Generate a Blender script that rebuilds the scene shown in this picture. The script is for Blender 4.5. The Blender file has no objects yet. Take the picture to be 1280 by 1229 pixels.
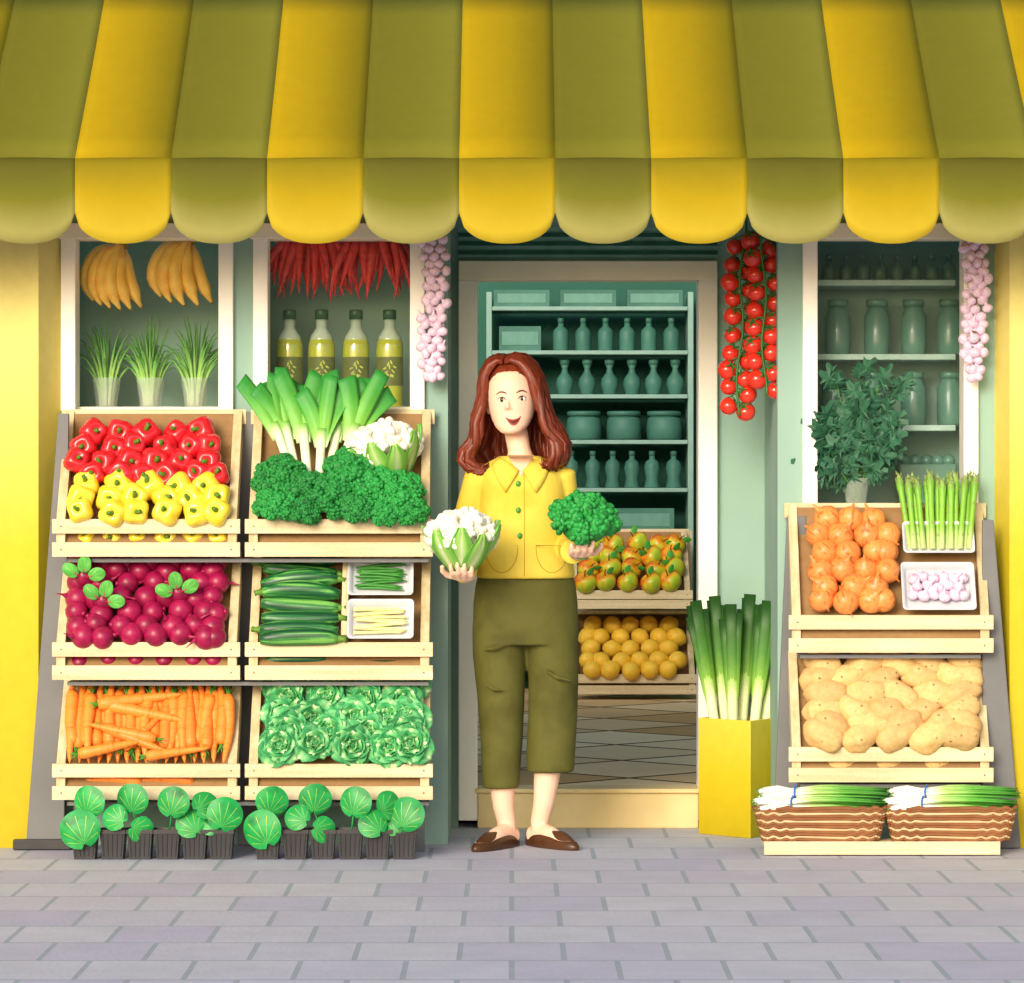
import bpy, math, random
from mathutils import Vector, Matrix, Euler, noise
from mathutils.bvhtree import BVHTree
R=random.Random(11)
sc=bpy.context.scene; COL=sc.collection
pi=math.pi; rad=math.radians
CH=1.203; F=4444.4; CD=12.0; HY=614.5
def P(px,py,Y=0.0):
    k=(CD+Y)/F
    return Vector(((px-640)*k,Y,CH+(HY-py)*k))
def lin(h):
    o=[]
    for i in (0,2,4):
        c=int(h[i:i+2],16)/255
        o.append(c/12.92 if c<=.04045 else ((c+.055)/1.055)**2.4)
    return (o[0],o[1],o[2],1)
# ---------------------------------------------------------------- materials
MC={}
def mat(name,cols,rough=.55,by='noise',scale=(9,9,9),stops=None,bump=0,bscale=60,rand=.0,vary=.12,transl=0,spec=.4,sss=0,coat=0):
    if name in MC: return MC[name]
    m=bpy.data.materials.new(name); m.use_nodes=True; nt=m.node_tree; N=nt.nodes; L=nt.links
    b=N['Principled BSDF']; b.inputs['Roughness'].default_value=rough
    b.inputs['Specular IOR Level'].default_value=spec
    if coat: b.inputs['Coat Weight'].default_value=coat
    tc=N.new('ShaderNodeTexCoord'); mp=N.new('ShaderNodeMapping'); mp.inputs['Scale'].default_value=scale
    L.new(tc.outputs['Object'],mp.inputs['Vector'])
    ns=N.new('ShaderNodeTexNoise'); ns.inputs['Scale'].default_value=1; ns.inputs['Detail'].default_value=4
    L.new(mp.outputs[0],ns.inputs['Vector'])
    rp=N.new('ShaderNodeValToRGB'); el=rp.color_ramp.elements
    n=len(cols)
    if n==1: cols=[cols[0],cols[0]]; n=2
    if stops is None:
        stops=[i/(n-1) for i in range(n)]
        if by=='noise': stops=[.32+.36*s for s in stops]
    while len(el)<n: el.new(.5)
    for i in range(n):
        el[i].position=stops[i]
    for i in range(n): el[i].color=lin(cols[i])
    if by=='noise': L.new(ns.outputs['Fac'],rp.inputs[0])
    elif by=='t':
        at=N.new('ShaderNodeAttribute'); at.attribute_name='t'; L.new(at.outputs['Fac'],rp.inputs[0])
    elif by=='spots':
        vo=N.new('ShaderNodeTexVoronoi'); vo.inputs['Scale'].default_value=1; L.new(mp.outputs[0],vo.inputs['Vector']); L.new(vo.outputs['Distance'],rp.inputs[0])
    n2=N.new('ShaderNodeTexNoise'); n2.inputs['Scale'].default_value=max(scale)*2.3; n2.inputs['Detail'].default_value=5
    L.new(tc.outputs['Object'],n2.inputs['Vector'])
    mr=N.new('ShaderNodeMapRange'); mr.inputs['To Min'].default_value=1-vary; mr.inputs['To Max'].default_value=1+vary
    mr.inputs['From Min'].default_value=.25; mr.inputs['From Max'].default_value=.75
    L.new(n2.outputs['Fac'],mr.inputs[0])
    val=mr.outputs[0]
    if rand:
        oi=N.new('ShaderNodeObjectInfo'); m2=N.new('ShaderNodeMapRange'); m2.inputs['To Min'].default_value=1-rand; m2.inputs['To Max'].default_value=1+rand*.6
        L.new(oi.outputs['Random'],m2.inputs[0]); mm=N.new('ShaderNodeMath'); mm.operation='MULTIPLY'
        L.new(val,mm.inputs[0]); L.new(m2.outputs[0],mm.inputs[1]); val=mm.outputs[0]
    hs=N.new('ShaderNodeHueSaturation'); L.new(rp.outputs[0],hs.inputs['Color']); L.new(val,hs.inputs['Value'])
    L.new(hs.outputs[0],b.inputs['Base Color'])
    if bump:
        n3=N.new('ShaderNodeTexNoise'); n3.inputs['Scale'].default_value=bscale; n3.inputs['Detail'].default_value=3
        L.new(tc.outputs['Object'],n3.inputs['Vector'])
        bp=N.new('ShaderNodeBump'); bp.inputs['Strength'].default_value=bump; bp.inputs['Distance'].default_value=.01
        L.new(n3.outputs['Fac'],bp.inputs['Height']); L.new(bp.outputs[0],b.inputs['Normal'])
    if transl:
        tr=N.new('ShaderNodeBsdfTranslucent'); L.new(hs.outputs[0],tr.inputs[0])
        mx=N.new('ShaderNodeMixShader'); mx.inputs[0].default_value=transl
        L.new(b.outputs[0],mx.inputs[1]); L.new(tr.outputs[0],mx.inputs[2]); L.new(mx.outputs[0],N['Material Output'].inputs[0])
    MC[name]=m; return m
def glassmat(name,colr,amt=.35,rough=.08):
    m=bpy.data.materials.new(name); m.use_nodes=True; nt=m.node_tree; N=nt.nodes; L=nt.links
    b=N['Principled BSDF']; b.inputs['Roughness'].default_value=rough; b.inputs['Base Color'].default_value=lin(colr)
    tr=N.new('ShaderNodeBsdfTransparent'); mx=N.new('ShaderNodeMixShader'); mx.inputs[0].default_value=amt
    L.new(tr.outputs[0],mx.inputs[1]); L.new(b.outputs[0],mx.inputs[2]); L.new(mx.outputs[0],N['Material Output'].inputs[0]); return m
# ---------------------------------------------------------------- mesh builder
class B:
    def __init__(s): s.v=[];s.f=[];s.m=[];s.s=[];s.t=[];s.M=Matrix()
    def add(s,vs,fs,mi=0,sm=True,ts=None,M=None):
        o=len(s.v); T=s.M@M if M is not None else s.M
        s.v+=[T@Vector(v) for v in vs]
        for f in fs:
            s.f.append([i+o for i in f]); s.m.append(mi if isinstance(mi,int) else 0); s.s.append(sm)
        if not isinstance(mi,int):
            s.m[-len(fs):]=list(mi)
        s.t+=(ts if ts is not None else [0]*len(vs)); return s
    def box(s,c,d,mi=0,M=None):
        x,y,z=[q/2 for q in d]; c=Vector(c)
        vs=[c+Vector(p) for p in ((-x,-y,-z),(x,-y,-z),(x,y,-z),(-x,y,-z),(-x,-y,z),(x,-y,z),(x,y,z),(-x,y,z))]
        return s.add(vs,[(0,3,2,1),(4,5,6,7),(0,1,5,4),(1,2,6,5),(2,3,7,6),(3,0,4,7)],mi,False,[0,0,0,0,1,1,1,1],M)
    def bb(s,x0,x1,y0,y1,z0,z1,mi=0): return s.box(((x0+x1)/2,(y0+y1)/2,(z0+z1)/2),(abs(x1-x0),abs(y1-y0),abs(z1-z0)),mi)
    def prism(s,poly,y0,y1,mi=0,ax='y',sm=False):
        n=len(poly)
        if ax=='y': f=lambda p,q:(p[0],q,p[1])
        elif ax=='z': f=lambda p,q:(p[0],p[1],q)
        else: f=lambda p,q:(q,p[0],p[1])
        vs=[f(p,y0) for p in poly]+[f(p,y1) for p in poly]
        fs=[list(range(n)),list(range(2*n-1,n-1,-1))]+[(i,n+i,n+(i+1)%n,(i+1)%n) for i in range(n)]
        return s.add(vs,fs,mi,sm)
    def sph(s,c,r,seg=12,rings=8,mi=0,M=None,fn=None):
        if not hasattr(r,'__len__'): r=(r,r,r)
        c=Vector(c); vs=[];fs=[];ts=[]
        vs.append((0,0,1));ts.append(1)
        for i in range(1,rings):
            a=pi*i/rings
            for j in range(seg):
                b=2*pi*j/seg; vs.append((math.sin(a)*math.cos(b),math.sin(a)*math.sin(b),math.cos(a))); ts.append(.5+.5*math.cos(a))
        vs.append((0,0,-1));ts.append(0)
        for j in range(seg): fs.append((0,1+j,1+(j+1)%seg))
        for i in range(rings-2):
            for j in range(seg):
                a=1+i*seg+j;b2=1+i*seg+(j+1)%seg; fs.append((a,a+seg,b2+seg,b2))
        l=len(vs)-1;o=1+(rings-2)*seg
        for j in range(seg): fs.append((l,o+(j+1)%seg,o+j))
        if fn: vs=[fn(Vector(v)) for v in vs]
        vs=[c+Vector((v[0]*r[0],v[1]*r[1],v[2]*r[2])) for v in vs]
        return s.add(vs,fs,mi,True,ts,M)
    def tube(s,pts,rd,n=8,mi=0,up=None,sm=True,M=None,t0=0,t1=1):
        pts=[Vector(p) for p in pts]; m=len(pts)
        if not hasattr(rd,'__len__'): rd=[rd]*m
        tg=[(pts[min(i+1,m-1)]-pts[max(i-1,0)]).normalized() for i in range(m)]
        u=Vector(up) if up else (Vector((1,0,0)) if abs(tg[0].x)<.8 else Vector((0,0,1)))
        vs=[];ts=[];fs=[]
        for i in range(m):
            a=u-tg[i]*u.dot(tg[i])
            if a.length<1e-5: a=tg[i].orthogonal()
            a.normalize(); b=tg[i].cross(a)
            if not up: u=a
            r=rd[i]; ra,rb=(r if hasattr(r,'__len__') else (r,r))
            for j in range(n):
                q=2*pi*j/n; vs.append(pts[i]+a*ra*math.cos(q)+b*rb*math.sin(q)); ts.append(t0+(t1-t0)*i/(m-1))
        for i in range(m-1):
            for j in range(n):
                a=i*n+j;b=i*n+(j+1)%n; fs.append((a,b,b+n,a+n))
        fs.append(list(range(n-1,-1,-1))); fs.append(list(range((m-1)*n,m*n)))
        return s.add(vs,fs,mi,sm,ts,M)
    def lathe(s,pr,n=16,mi=0,M=None,c=(0,0,0),sm=True,mf=None):
        vs=[];ts=[];fs=[];mis=[];m=len(pr);c=Vector(c)
        for i,(r,z) in enumerate(pr):
            for j in range(n):
                q=2*pi*j/n; vs.append(c+Vector((r*math.cos(q),r*math.sin(q),z))); ts.append(i/(m-1))
        for i in range(m-1):
            for j in range(n):
                a=i*n+j;b=i*n+(j+1)%n; fs.append((a,b,b+n,a+n)); mis.append(mf(i) if mf else mi)
        fs.append(list(range(n-1,-1,-1))); fs.append(list(range((m-1)*n,m*n))); mis+=[mi,mi]
        return s.add(vs,fs,mis,sm,ts,M)
    def grid(s,fn,nu,nv,mi=0,tf=None,M=None,sm=True):
        vs=[];ts=[];fs=[]
        for i in range(nu+1):
            for j in range(nv+1):
                u=i/nu;v=j/nv; vs.append(fn(u,v)); ts.append(tf(u,v) if tf else v)
        for i in range(nu):
            for j in range(nv):
                a=i*(nv+1)+j; fs.append((a,a+nv+1,a+nv+2,a+1))
        return s.add(vs,fs,mi,sm,ts,M)
    def loft(s,secs,n=28,mi=0,ex=2.0,M=None):
        vs=[];fs=[];m=len(secs)
        for (cx,cy,z,hx,hy) in secs:
            for j in range(n):
                q=2*pi*j/n; c=math.cos(q);d=math.sin(q)
                vs.append((cx+hx*math.copysign(abs(c)**(2/ex),c),cy+hy*math.copysign(abs(d)**(2/ex),d),z))
        for i in range(m-1):
            for j in range(n):
                a=i*n+j;b=i*n+(j+1)%n; fs.append((a,b,b+n,a+n))
        fs.append(list(range(n-1,-1,-1))); fs.append(list(range((m-1)*n,m*n)))
        return s.add(vs,fs,mi,True,None,M)
def mesh_of(name,b,mats):
    me=bpy.data.meshes.new(name); me.from_pydata([tuple(v) for v in b.v],[],b.f)
    for m in mats: me.materials.append(m)
    me.polygons.foreach_set('material_index',b.m); me.polygons.foreach_set('use_smooth',b.s)
    at=me.attributes.new('t','FLOAT','POINT'); at.data.foreach_set('value',b.t)
    me.update(); return me
def mk(name,b,mats,parent=None,w=False,bev=0,solid=0,sub=0,label=None,cat=None,kind=None,group=None):
    if not isinstance(mats,(list,tuple)): mats=[mats]
    me=mesh_of(name,b,mats); o=bpy.data.objects.new(name,me); COL.objects.link(o)
    if parent is not None:
        o.parent=parent
        if w: o.location=-parent.location
    if solid:
        q=o.modifiers.new('s','SOLIDIFY'); q.thickness=solid; q.offset=0
    if bev:
        q=o.modifiers.new('b','BEVEL'); q.width=bev; q.segments=2; q.limit_method='ANGLE'
    if sub:
        q=o.modifiers.new('u','SUBSURF'); q.levels=sub; q.render_levels=sub
    if label: o['label']=label
    if cat: o['category']=cat
    if kind: o['kind']=kind
    if group: o['group']=group
    return o
def root(name,label,cat,loc=(0,0,0),group=None):
    o=bpy.data.objects.new(name,None); o.empty_display_size=.05; COL.objects.link(o); o.location=Vector(loc)
    o['label']=label; o['category']=cat
    if group: o['group']=group
    return o
USED=set()
def place(o,loc,rot=None,s=1.0,label=None):
    if o.name in USED:
        n=o.copy(); COL.objects.link(n)
        for c in o.children:
            d=c.copy(); d.parent=n; COL.objects.link(d)
            for e in c.children:
                g=e.copy(); g.parent=d; COL.objects.link(g)
    else: n=o; USED.add(o.name)
    if rot is None: rot=Matrix()
    if not isinstance(rot,Matrix): rot=Euler(rot).to_matrix().to_4x4()
    if not hasattr(s,'__len__'): s=(s,s,s)
    lc,rt,_=(Matrix.Translation(Vector(loc))@rot).decompose()
    n.location=lc; n.rotation_mode='QUATERNION'; n.rotation_quaternion=rt; n.scale=s
    if label: n['label']=label
    return n
def RX(a): return Matrix.Rotation(rad(a),4,'X')
def RY(a): return Matrix.Rotation(rad(a),4,'Y')
def RZ(a): return Matrix.Rotation(rad(a),4,'Z')
ru=R.uniform
# ================================================================ world, sun, camera
w=bpy.data.worlds.new("World"); sc.world=w; w.use_nodes=True
nt=w.node_tree; bg=nt.nodes['Background']; sk=nt.nodes.new('ShaderNodeTexSky'); sk.sky_type='NISHITA'; sk.sun_disc=False
ELEV=20; AZ=200
sk.sun_elevation=rad(ELEV); sk.sun_rotation=rad(AZ); nt.links.new(sk.outputs[0],bg.inputs[0]); bg.inputs[1].default_value=.2
try: sk.dust_density=3.0; sk.ozone_density=.5
except Exception: pass
sl=bpy.data.lights.new('sun','SUN'); sl.energy=2.0; sl.angle=rad(22); sl.color=(1,.96,.89)
so=bpy.data.objects.new('sun',sl); COL.objects.link(so)
dv=Vector((-math.sin(rad(AZ))*math.cos(rad(ELEV)),-math.cos(rad(AZ))*math.cos(rad(ELEV)),-math.sin(rad(ELEV))))
so.rotation_mode='QUATERNION'; so.rotation_quaternion=dv.to_track_quat('-Z','Y'); so.location=(-3,-8,5)
cd=bpy.data.cameras.new('camera'); cam=bpy.data.objects.new('camera',cd); COL.objects.link(cam)
cd.sensor_width=36; cd.lens=36*F/1280; cd.clip_end=400; cam.location=(0,-CD,CH); cam.rotation_euler=(pi/2,0,0); sc.camera=cam
sc.view_settings.view_transform='Standard'; sc.view_settings.look='None'; sc.view_settings.exposure=0
# ================================================================ ground
def brickmat(name,c1,c2,cm,bw,rh,mort,off=.5,rotz=0,rough=.8,bump=.4,loc=(0,0,0),bias=-.35,spec=.3):
    m=bpy.data.materials.new(name); m.use_nodes=True; nt=m.node_tree; N=nt.nodes; L=nt.links; b=N['Principled BSDF']
    b.inputs['Roughness'].default_value=rough; b.inputs['Specular IOR Level'].default_value=spec
    tc=N.new('ShaderNodeTexCoord'); mp=N.new('ShaderNodeMapping'); mp.inputs['Rotation'].default_value=(0,0,rotz); mp.inputs['Location'].default_value=loc
    L.new(tc.outputs['Object'],mp.inputs[0]); br=N.new('ShaderNodeTexBrick'); L.new(mp.outputs[0],br.inputs['Vector'])
    br.offset=off; br.inputs['Scale'].default_value=1; br.inputs['Brick Width'].default_value=bw; br.inputs['Row Height'].default_value=rh
    br.inputs['Mortar Size'].default_value=mort; br.inputs['Mortar Smooth'].default_value=.15; br.inputs['Bias'].default_value=bias
    br.inputs['Color1'].default_value=lin(c1); br.inputs['Color2'].default_value=lin(c2); br.inputs['Mortar'].default_value=lin(cm)
    n2=N.new('ShaderNodeTexNoise'); n2.inputs['Scale'].default_value=5; n2.inputs['Detail'].default_value=8; n2.inputs['Roughness'].default_value=.65; L.new(tc.outputs['Object'],n2.inputs['Vector'])
    mr=N.new('ShaderNodeMapRange'); mr.inputs['From Min'].default_value=.3; mr.inputs['From Max'].default_value=.7; mr.inputs['To Min'].default_value=.92; mr.inputs['To Max'].default_value=1.06; L.new(n2.outputs[0],mr.inputs[0])
    hs=N.new('ShaderNodeHueSaturation'); L.new(br.outputs['Color'],hs.inputs['Color']); L.new(mr.outputs[0],hs.inputs['Value']); L.new(hs.outputs[0],b.inputs['Base Color'])
    n3=N.new('ShaderNodeTexNoise'); n3.inputs['Scale'].default_value=60; L.new(tc.outputs['Object'],n3.inputs['Vector'])
    ma=N.new('ShaderNodeMath'); ma.operation='MULTIPLY_ADD'; L.new(br.outputs['Fac'],ma.inputs[0]); ma.inputs[1].default_value=-1; L.new(n3.outputs[0],ma.inputs[2])
    bp=N.new('ShaderNodeBump'); bp.inputs['Strength'].default_value=bump; bp.inputs['Distance'].default_value=.006; L.new(ma.outputs[0],bp.inputs['Height']); L.new(bp.outputs[0],b.inputs['Normal'])
    return m
m_pave=brickmat('paving',"BFC0CC","AFACC6","9DA6B2",.27,.36,.008,bump=.3)
b=B(); b.grid(lambda u,v:(-12+24*u,-6+6.9*v,0),1,1); mk('pavement',b,m_pave,kind='structure')
b=B(); b.grid(lambda u,v:(-150+300*u,-150+300*v,-.13),1,1); mk('ground',b,mat('asphalt_ground',["45464A","525357"],.9,scale=(3,3,3)),kind='structure')
b=B(); b.bb(-12,12,-6.15,-6.0,-.13,.0); mk('kerb',b,mat('kerb_stone',["A5A6AE","B5B6BC"],.8),kind='structure',bev=.01)
m_floor=brickmat('floor_tiles',"FBE3B4","C99E62","6A5030",.62,.62,.018,0,rad(45),.9,.1,bias=-.05,spec=.05)
FZ=.13
b=B(); b.grid(lambda u,v:(-4.2+5.85*u,.86+6.6*v,FZ),1,1); mk('shop_floor',b,m_floor,kind='structure')
# ================================================================ building
WY=.12; RYY=.75
m_wall=mat('green_wall_paint',["92B2A4","89A99B"],.75,scale=(1.5,1.5,1.5),vary=.05,bump=.08,bscale=120)
m_wallr=mat('recess_green_paint',["9AB9AC","8CAD9E"],.75,scale=(1.2,1.2,1.2),vary=.05,bump=.08,bscale=120)
m_white=mat('white_frame_paint',["FFFCF4","FBF6EA"],.45,scale=(3,3,3),vary=.02)
m_cream=mat('cream_frame_paint',["FFF5DC","FAECD0"],.5,scale=(3,3,3),vary=.03)
m_yel=mat('yellow_wall_paint',["B8A400","D0BB20","EBDF8C"],.7,by='t',vary=.05,bump=.08,bscale=90)  # pale-to-deep shading up the pillars is painted into the colour
m_teal=mat('display_teal',["8DB5A6","99BFB0"],.7,scale=(2,2,2),vary=.05)
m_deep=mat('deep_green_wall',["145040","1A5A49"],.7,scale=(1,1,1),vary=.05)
m_louv=mat('dark_green_louvre',["0F5A48","17614F"],.45)
m_step=mat('sandstone_step',["E6D29C","D9C288"],.7,scale=(4,4,4),vary=.06)
shop=root('greengrocer_shop',"green and yellow greengrocer shop front with white frames",'shop building')
ZT=2.9; ZM=2.32; WU=.35
def x_(px,Y=WY): return P(px,0,Y).x
def z_(py,Y=WY): return P(0,py,Y).z
b=B()
WT=WY+.1
zh=z_(282)
s12=z_(514); s3=z_(634)
b.bb(x_(76),x_(560),WY,WT,0,s12)
b.bb(x_(292),x_(317),WY,WT,s12,zh); b.bb(x_(530),x_(560),WY,WT,s12,zh)
b.bb(x_(76),x_(560),WY,WT,zh,ZM)
b.bb(x_(972),x_(1243),WY,WT,0,s3)
b.bb(x_(972),x_(1003),WY,WT,s3,zh); b.bb(x_(1222),x_(1243),WY,WT,s3,zh)
b.bb(x_(972),x_(1243),WY,WT,zh,ZM)
b.bb(x_(560),x_(972),WY,WT,z_(262),ZM)
b.bb(-7,7,WY,WU,ZM,ZM+.05); b.bb(-7,7,WU,WU+.1,ZM,ZT)
mk('wall',b,m_wall,shop)
b=B()
b.bb(x_(560)-.1,x_(560),WT,RYY,0,2.5); b.bb(x_(972),x_(972)+.1,WT,RYY,0,2.5)
xl,xr=x_(573,RYY),x_(897,RYY)
b.bb(x_(560),xl,RYY,RYY+.1,0,2.5); b.bb(xr,x_(972),RYY,RYY+.1,0,2.5)
b.bb(xl,xr,RYY,RYY+.1,z_(326,RYY),2.5)
b.bb(x_(560),x_(972),WT,RYY,z_(262)+.02,z_(262)+.06)
mk('recess_wall',b,m_wallr,shop)
def pillar(poly):
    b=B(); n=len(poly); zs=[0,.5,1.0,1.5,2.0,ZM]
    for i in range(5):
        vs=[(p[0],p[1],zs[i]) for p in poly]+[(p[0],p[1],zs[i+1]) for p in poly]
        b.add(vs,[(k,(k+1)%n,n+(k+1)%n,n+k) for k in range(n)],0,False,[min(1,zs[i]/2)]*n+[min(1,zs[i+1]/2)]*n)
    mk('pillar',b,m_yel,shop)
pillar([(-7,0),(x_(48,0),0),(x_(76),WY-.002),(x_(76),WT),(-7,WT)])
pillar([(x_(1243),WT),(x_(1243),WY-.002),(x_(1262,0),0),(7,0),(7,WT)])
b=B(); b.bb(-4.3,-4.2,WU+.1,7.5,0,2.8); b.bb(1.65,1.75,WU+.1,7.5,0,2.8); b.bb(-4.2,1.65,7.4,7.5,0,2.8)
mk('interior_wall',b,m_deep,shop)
M_PANE=glassmat('window_pane','DDEEE8',.02,.03)
def window(px0,px1,py0,py1,pyl,sy=.14):
    r=bpy.data.objects.new('window',None); COL.objects.link(r); r.parent=shop
    x0,x1=x_(px0),x_(px1); z0,z1=z_(py1),z_(py0); t=.05
    y0=WY-.025
    for xa,xb in ((x0,x0+t),(x1-t,x1)):
        b=B(); b.bb(xa,xb,y0,WT,z0,z1-t-.0); mk('frame_post',b,m_white,r,bev=.003)
    b=B(); b.bb(x0-.01,x1+.01,y0-.006,WT,z1-t,z1+.004); mk('lintel',b,m_cream,r,bev=.003)
    zl=z_(pyl,.3)
    b=B(); D=.58
    b.bb(x0,x1,D,D+.02,z0-.1,z1+.02); b.bb(x0-.02,x0,WT,D+.02,z0-.1,z1+.02); b.bb(x1,x1+.02,WT,D+.02,z0-.1,z1+.02)
    mk('display_case',b,m_teal,r)
    b=B(); b.bb(x0+t,x1-t,sy,D-.002,zl-.03,zl); mk('sill',b,m_cream,r)
    b=B(); b.grid(lambda u,v:(x0+t+(x1-x0-2*t)*u,WT-.01,z0+(z1-t-z0)*v),1,1); mk('pane',b,M_PANE,r)
    return zl
zl1=window(77,292,281,514,510); window(317,531,281,514,510); zl3=window(1003,1222,281,634,630,.1)
b=B(); y0=RYY-.04; x0,x1=x_(573,y0),x_(897,y0); xa,xb=x_(597,y0),x_(873,y0); zt,zi=z_(326,y0),z_(350,y0)
dfr=bpy.data.objects.new('door_frame',None); COL.objects.link(dfr); dfr.parent=shop
b.bb(x0,xa,y0,RYY+.1,FZ*.2,zi); mk('jamb',b,m_white,dfr,bev=.004); b=B(); b.bb(xb,x1,y0,RYY+.1,FZ*.2,zi); mk('jamb',b,m_white,dfr,bev=.004)
b=B(); b.bb(x0,x1,y0-.003,RYY+.1,zi,zt); mk('head',b,m_cream,dfr,bev=.004)
b=B(); b.bb(xa,xb,y0-.005,RYY+.11,0,FZ-.004); b.bb(xa-.01,xb+.01,y0-.02,RYY+.11,FZ-.004,FZ+.012); mk('doorstep',b,m_step,shop,bev=.004)
b=B()
for i in range(3):
    z=z_(294+i*11,RYY); b.box(((x0+x1)/2,RYY-.012,z),(x1-x0,.012,.014),0,None)
b.bb(x0,x1,RYY-.006,RYY-.002,z_(322,RYY),z_(284,RYY),1)
mk('transom_louvre',b,[m_louv,mat('louvre_back',["8FC0B0","9ACABA"],.6)],shop)
# ================================================================ awning
AY=-.5; kx=(CD+AY)/F; YB=.34
aw=root('awning',"yellow and olive striped awning with scalloped valance over shop front",'awning',(0,WU,2.8))
m_cy=mat('awning_yellow',["D8BB00","C2A900","8E8400"],.8,by='t',vary=.03,transl=.5,bump=.12,bscale=500)  # bright left to dark right: shading of each yellow stripe painted in
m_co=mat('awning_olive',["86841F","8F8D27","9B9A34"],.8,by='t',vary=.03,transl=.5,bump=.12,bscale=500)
m_vy=mat('valance_yellow',["968700","C8AD00","E0C834"],.8,by='t',vary=.03,transl=.4,bump=.12,bscale=500)  # both valance colours carry painted shade at the top, lighter downward
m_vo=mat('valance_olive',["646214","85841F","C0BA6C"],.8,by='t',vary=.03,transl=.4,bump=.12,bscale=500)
sw=120*kx; zf=P(0,198,AY).z; zs_=P(0,266,AY).z; zb_=P(0,305,AY).z
ca=B(); va=B()
slope=(P(0,0,.32).z-zf)/(.32-AY)
for n in range(-6,15):
    xx=(94-640)*kx+n*sw; yel=(n%2==0)
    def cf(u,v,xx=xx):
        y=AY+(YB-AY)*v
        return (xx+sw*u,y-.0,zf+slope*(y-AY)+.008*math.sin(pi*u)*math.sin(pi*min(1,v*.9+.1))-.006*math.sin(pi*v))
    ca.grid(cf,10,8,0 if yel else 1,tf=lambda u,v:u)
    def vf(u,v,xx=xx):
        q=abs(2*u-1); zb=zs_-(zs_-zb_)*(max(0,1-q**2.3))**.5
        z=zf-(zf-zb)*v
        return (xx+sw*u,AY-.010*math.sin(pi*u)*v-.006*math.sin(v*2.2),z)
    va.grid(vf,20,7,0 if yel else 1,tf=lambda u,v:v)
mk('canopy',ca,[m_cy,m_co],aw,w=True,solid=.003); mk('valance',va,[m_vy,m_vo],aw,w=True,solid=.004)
b=B(); m_met=mat('awning_frame_metal',["9A9C98","A8AAA6"],.4)
b.tube([(-3.3,AY+.018,zf-.012),(3.2,AY+.018,zf-.012)],.011,8)
for xx in (-2.6,2.5): b.tube([(xx,AY+.03,zf-.012),(xx,WY,2.28)],.01,8)
mk('frame',b,m_met,aw,w=True)
# ================================================================ crates
m_wood=mat('crate_pine',["DFD1AE","D8C79F","CDBA90"],.65,scale=(2.5,30,40),vary=.07,bump=.1,bscale=80)
m_woodv=mat('crate_pine_side',["DBCBA4","CFBD93","C4AE80"],.65,scale=(40,30,3),vary=.07,bump=.1,bscale=80)
m_woodd=mat('crate_board',["A17E50","8F6D42"],.7,scale=(3,20,20),vary=.08)
m_nail=mat('nail_head',["8B7A58"],.5)
def crate(name,label,px0,px1,yb,yf,ym,ye,Yf,Yb,group,backrail=True):
    xa,xb=P(px0,0,Yf).x,P(px1,0,Yf).x; zf0=P(0,ye,Yf).z; zf1=P(0,yf,Yf).z; zb=P(0,yb,Yb).z
    r=root(name,label,'crate',((xa+xb)/2,(Yf+Yb)/2,zf0),group)
    h=(P(0,yf,Yf).z-P(0,ym,Yf).z)
    for (z1,z0) in ((zf1,zf1-h),(zf0+h,zf0)):
        b=B(); b.bb(xa,xb,Yf,Yf+.014,z0,z1)
        for xx in (xa+.03,xb-.03,):
            b.sph((xx,Yf-.0005,(z0+z1)/2+.0),(.0035,.0015,.0035),8,4,1)
        mk('front_slat',b,[m_wood,m_nail],r,w=True,bev=.0025)
    t=.03; xi0,xi1=xa+.012,xb-.012
    for xs in (xi0,xi1-t):
        b=B(); b.prism([(Yf+.0145,zf0+.006),(Yf+.0145,zf1-.004),(Yb,zb),(Yb,zb-.12)],xs,xs+t,ax='x'); mk('side_panel',b,m_woodv,r,w=True,bev=.002)
    if backrail:
        b=B(); b.bb(xi0-.012,xi1+.012,Yb+.001,Yb+.015,zb-.047,zb+.003); 
        for xx in (xi0+.012,xi1-.012): b.sph((xx,Yb+.0005,zb-.02),(.0035,.0015,.0035),8,4,1)
        mk('back_rail',b,[m_wood,m_nail],r,w=True,bev=.0025)
    b=B(); q=.012
    b.prism([(Yf+.016,zf0+.01),(Yf+.016,zf0+.03),(Yb+.0,zb-.09+.02),(Yb,zb-.09)],xi0+t+.001,xi1-t-.001,ax='x'); 
    b.bb(xi0+t+.001,xi1-t-.001,Yb-.012,Yb-.001,zb-.09,zb-.012)
    mk('base_board',b,m_woodd,r,w=True)
    return (yb,yf,Yf,Yb)
def sp(C,px,py,off=.0):
    yb,yf,Yf,Yb=C; t=(py-yb)/(yf-yb)
    if py>yf: return P(px,py,Yf+.058)
    Y=(Yb-.02)+(Yf+.03-(Yb-.02))*t
    return P(px,py,Y-off)
G='wooden display crates'
c1a=crate('wooden_crate',"pale wooden crate filled with red and yellow peppers",65,300,513,649,667,696,-.20,.07,G)
c1b=crate('wooden_crate',"pale wooden crate filled with beetroot",65,300,690,803,821,850,-.24,.0,G,False)
c1c=crate('wooden_crate',"pale wooden crate filled with carrots",65,300,845,955,972,1000,-.28,-.05,G,False)
c2a=crate('wooden_crate',"pale wooden crate with leeks, broccoli and cauliflower",306,541,513,649,667,696,-.20,.07,G)
c2b=crate('wooden_crate',"pale wooden crate with cucumbers and gray trays",306,541,690,803,821,850,-.24,.0,G,False)
c2c=crate('wooden_crate',"pale wooden crate filled with green lettuces",306,541,835,955,972,1000,-.28,-.05,G,False)
c3a=crate('wooden_crate',"pale wooden crate with onions, asparagus and garlic",986,1242,630,769,787,816,-.10,.09,G)
c3b=crate('wooden_crate',"pale wooden crate filled with potatoes",986,1242,812,934,952,978,-.12,.07,G,False)
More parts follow.
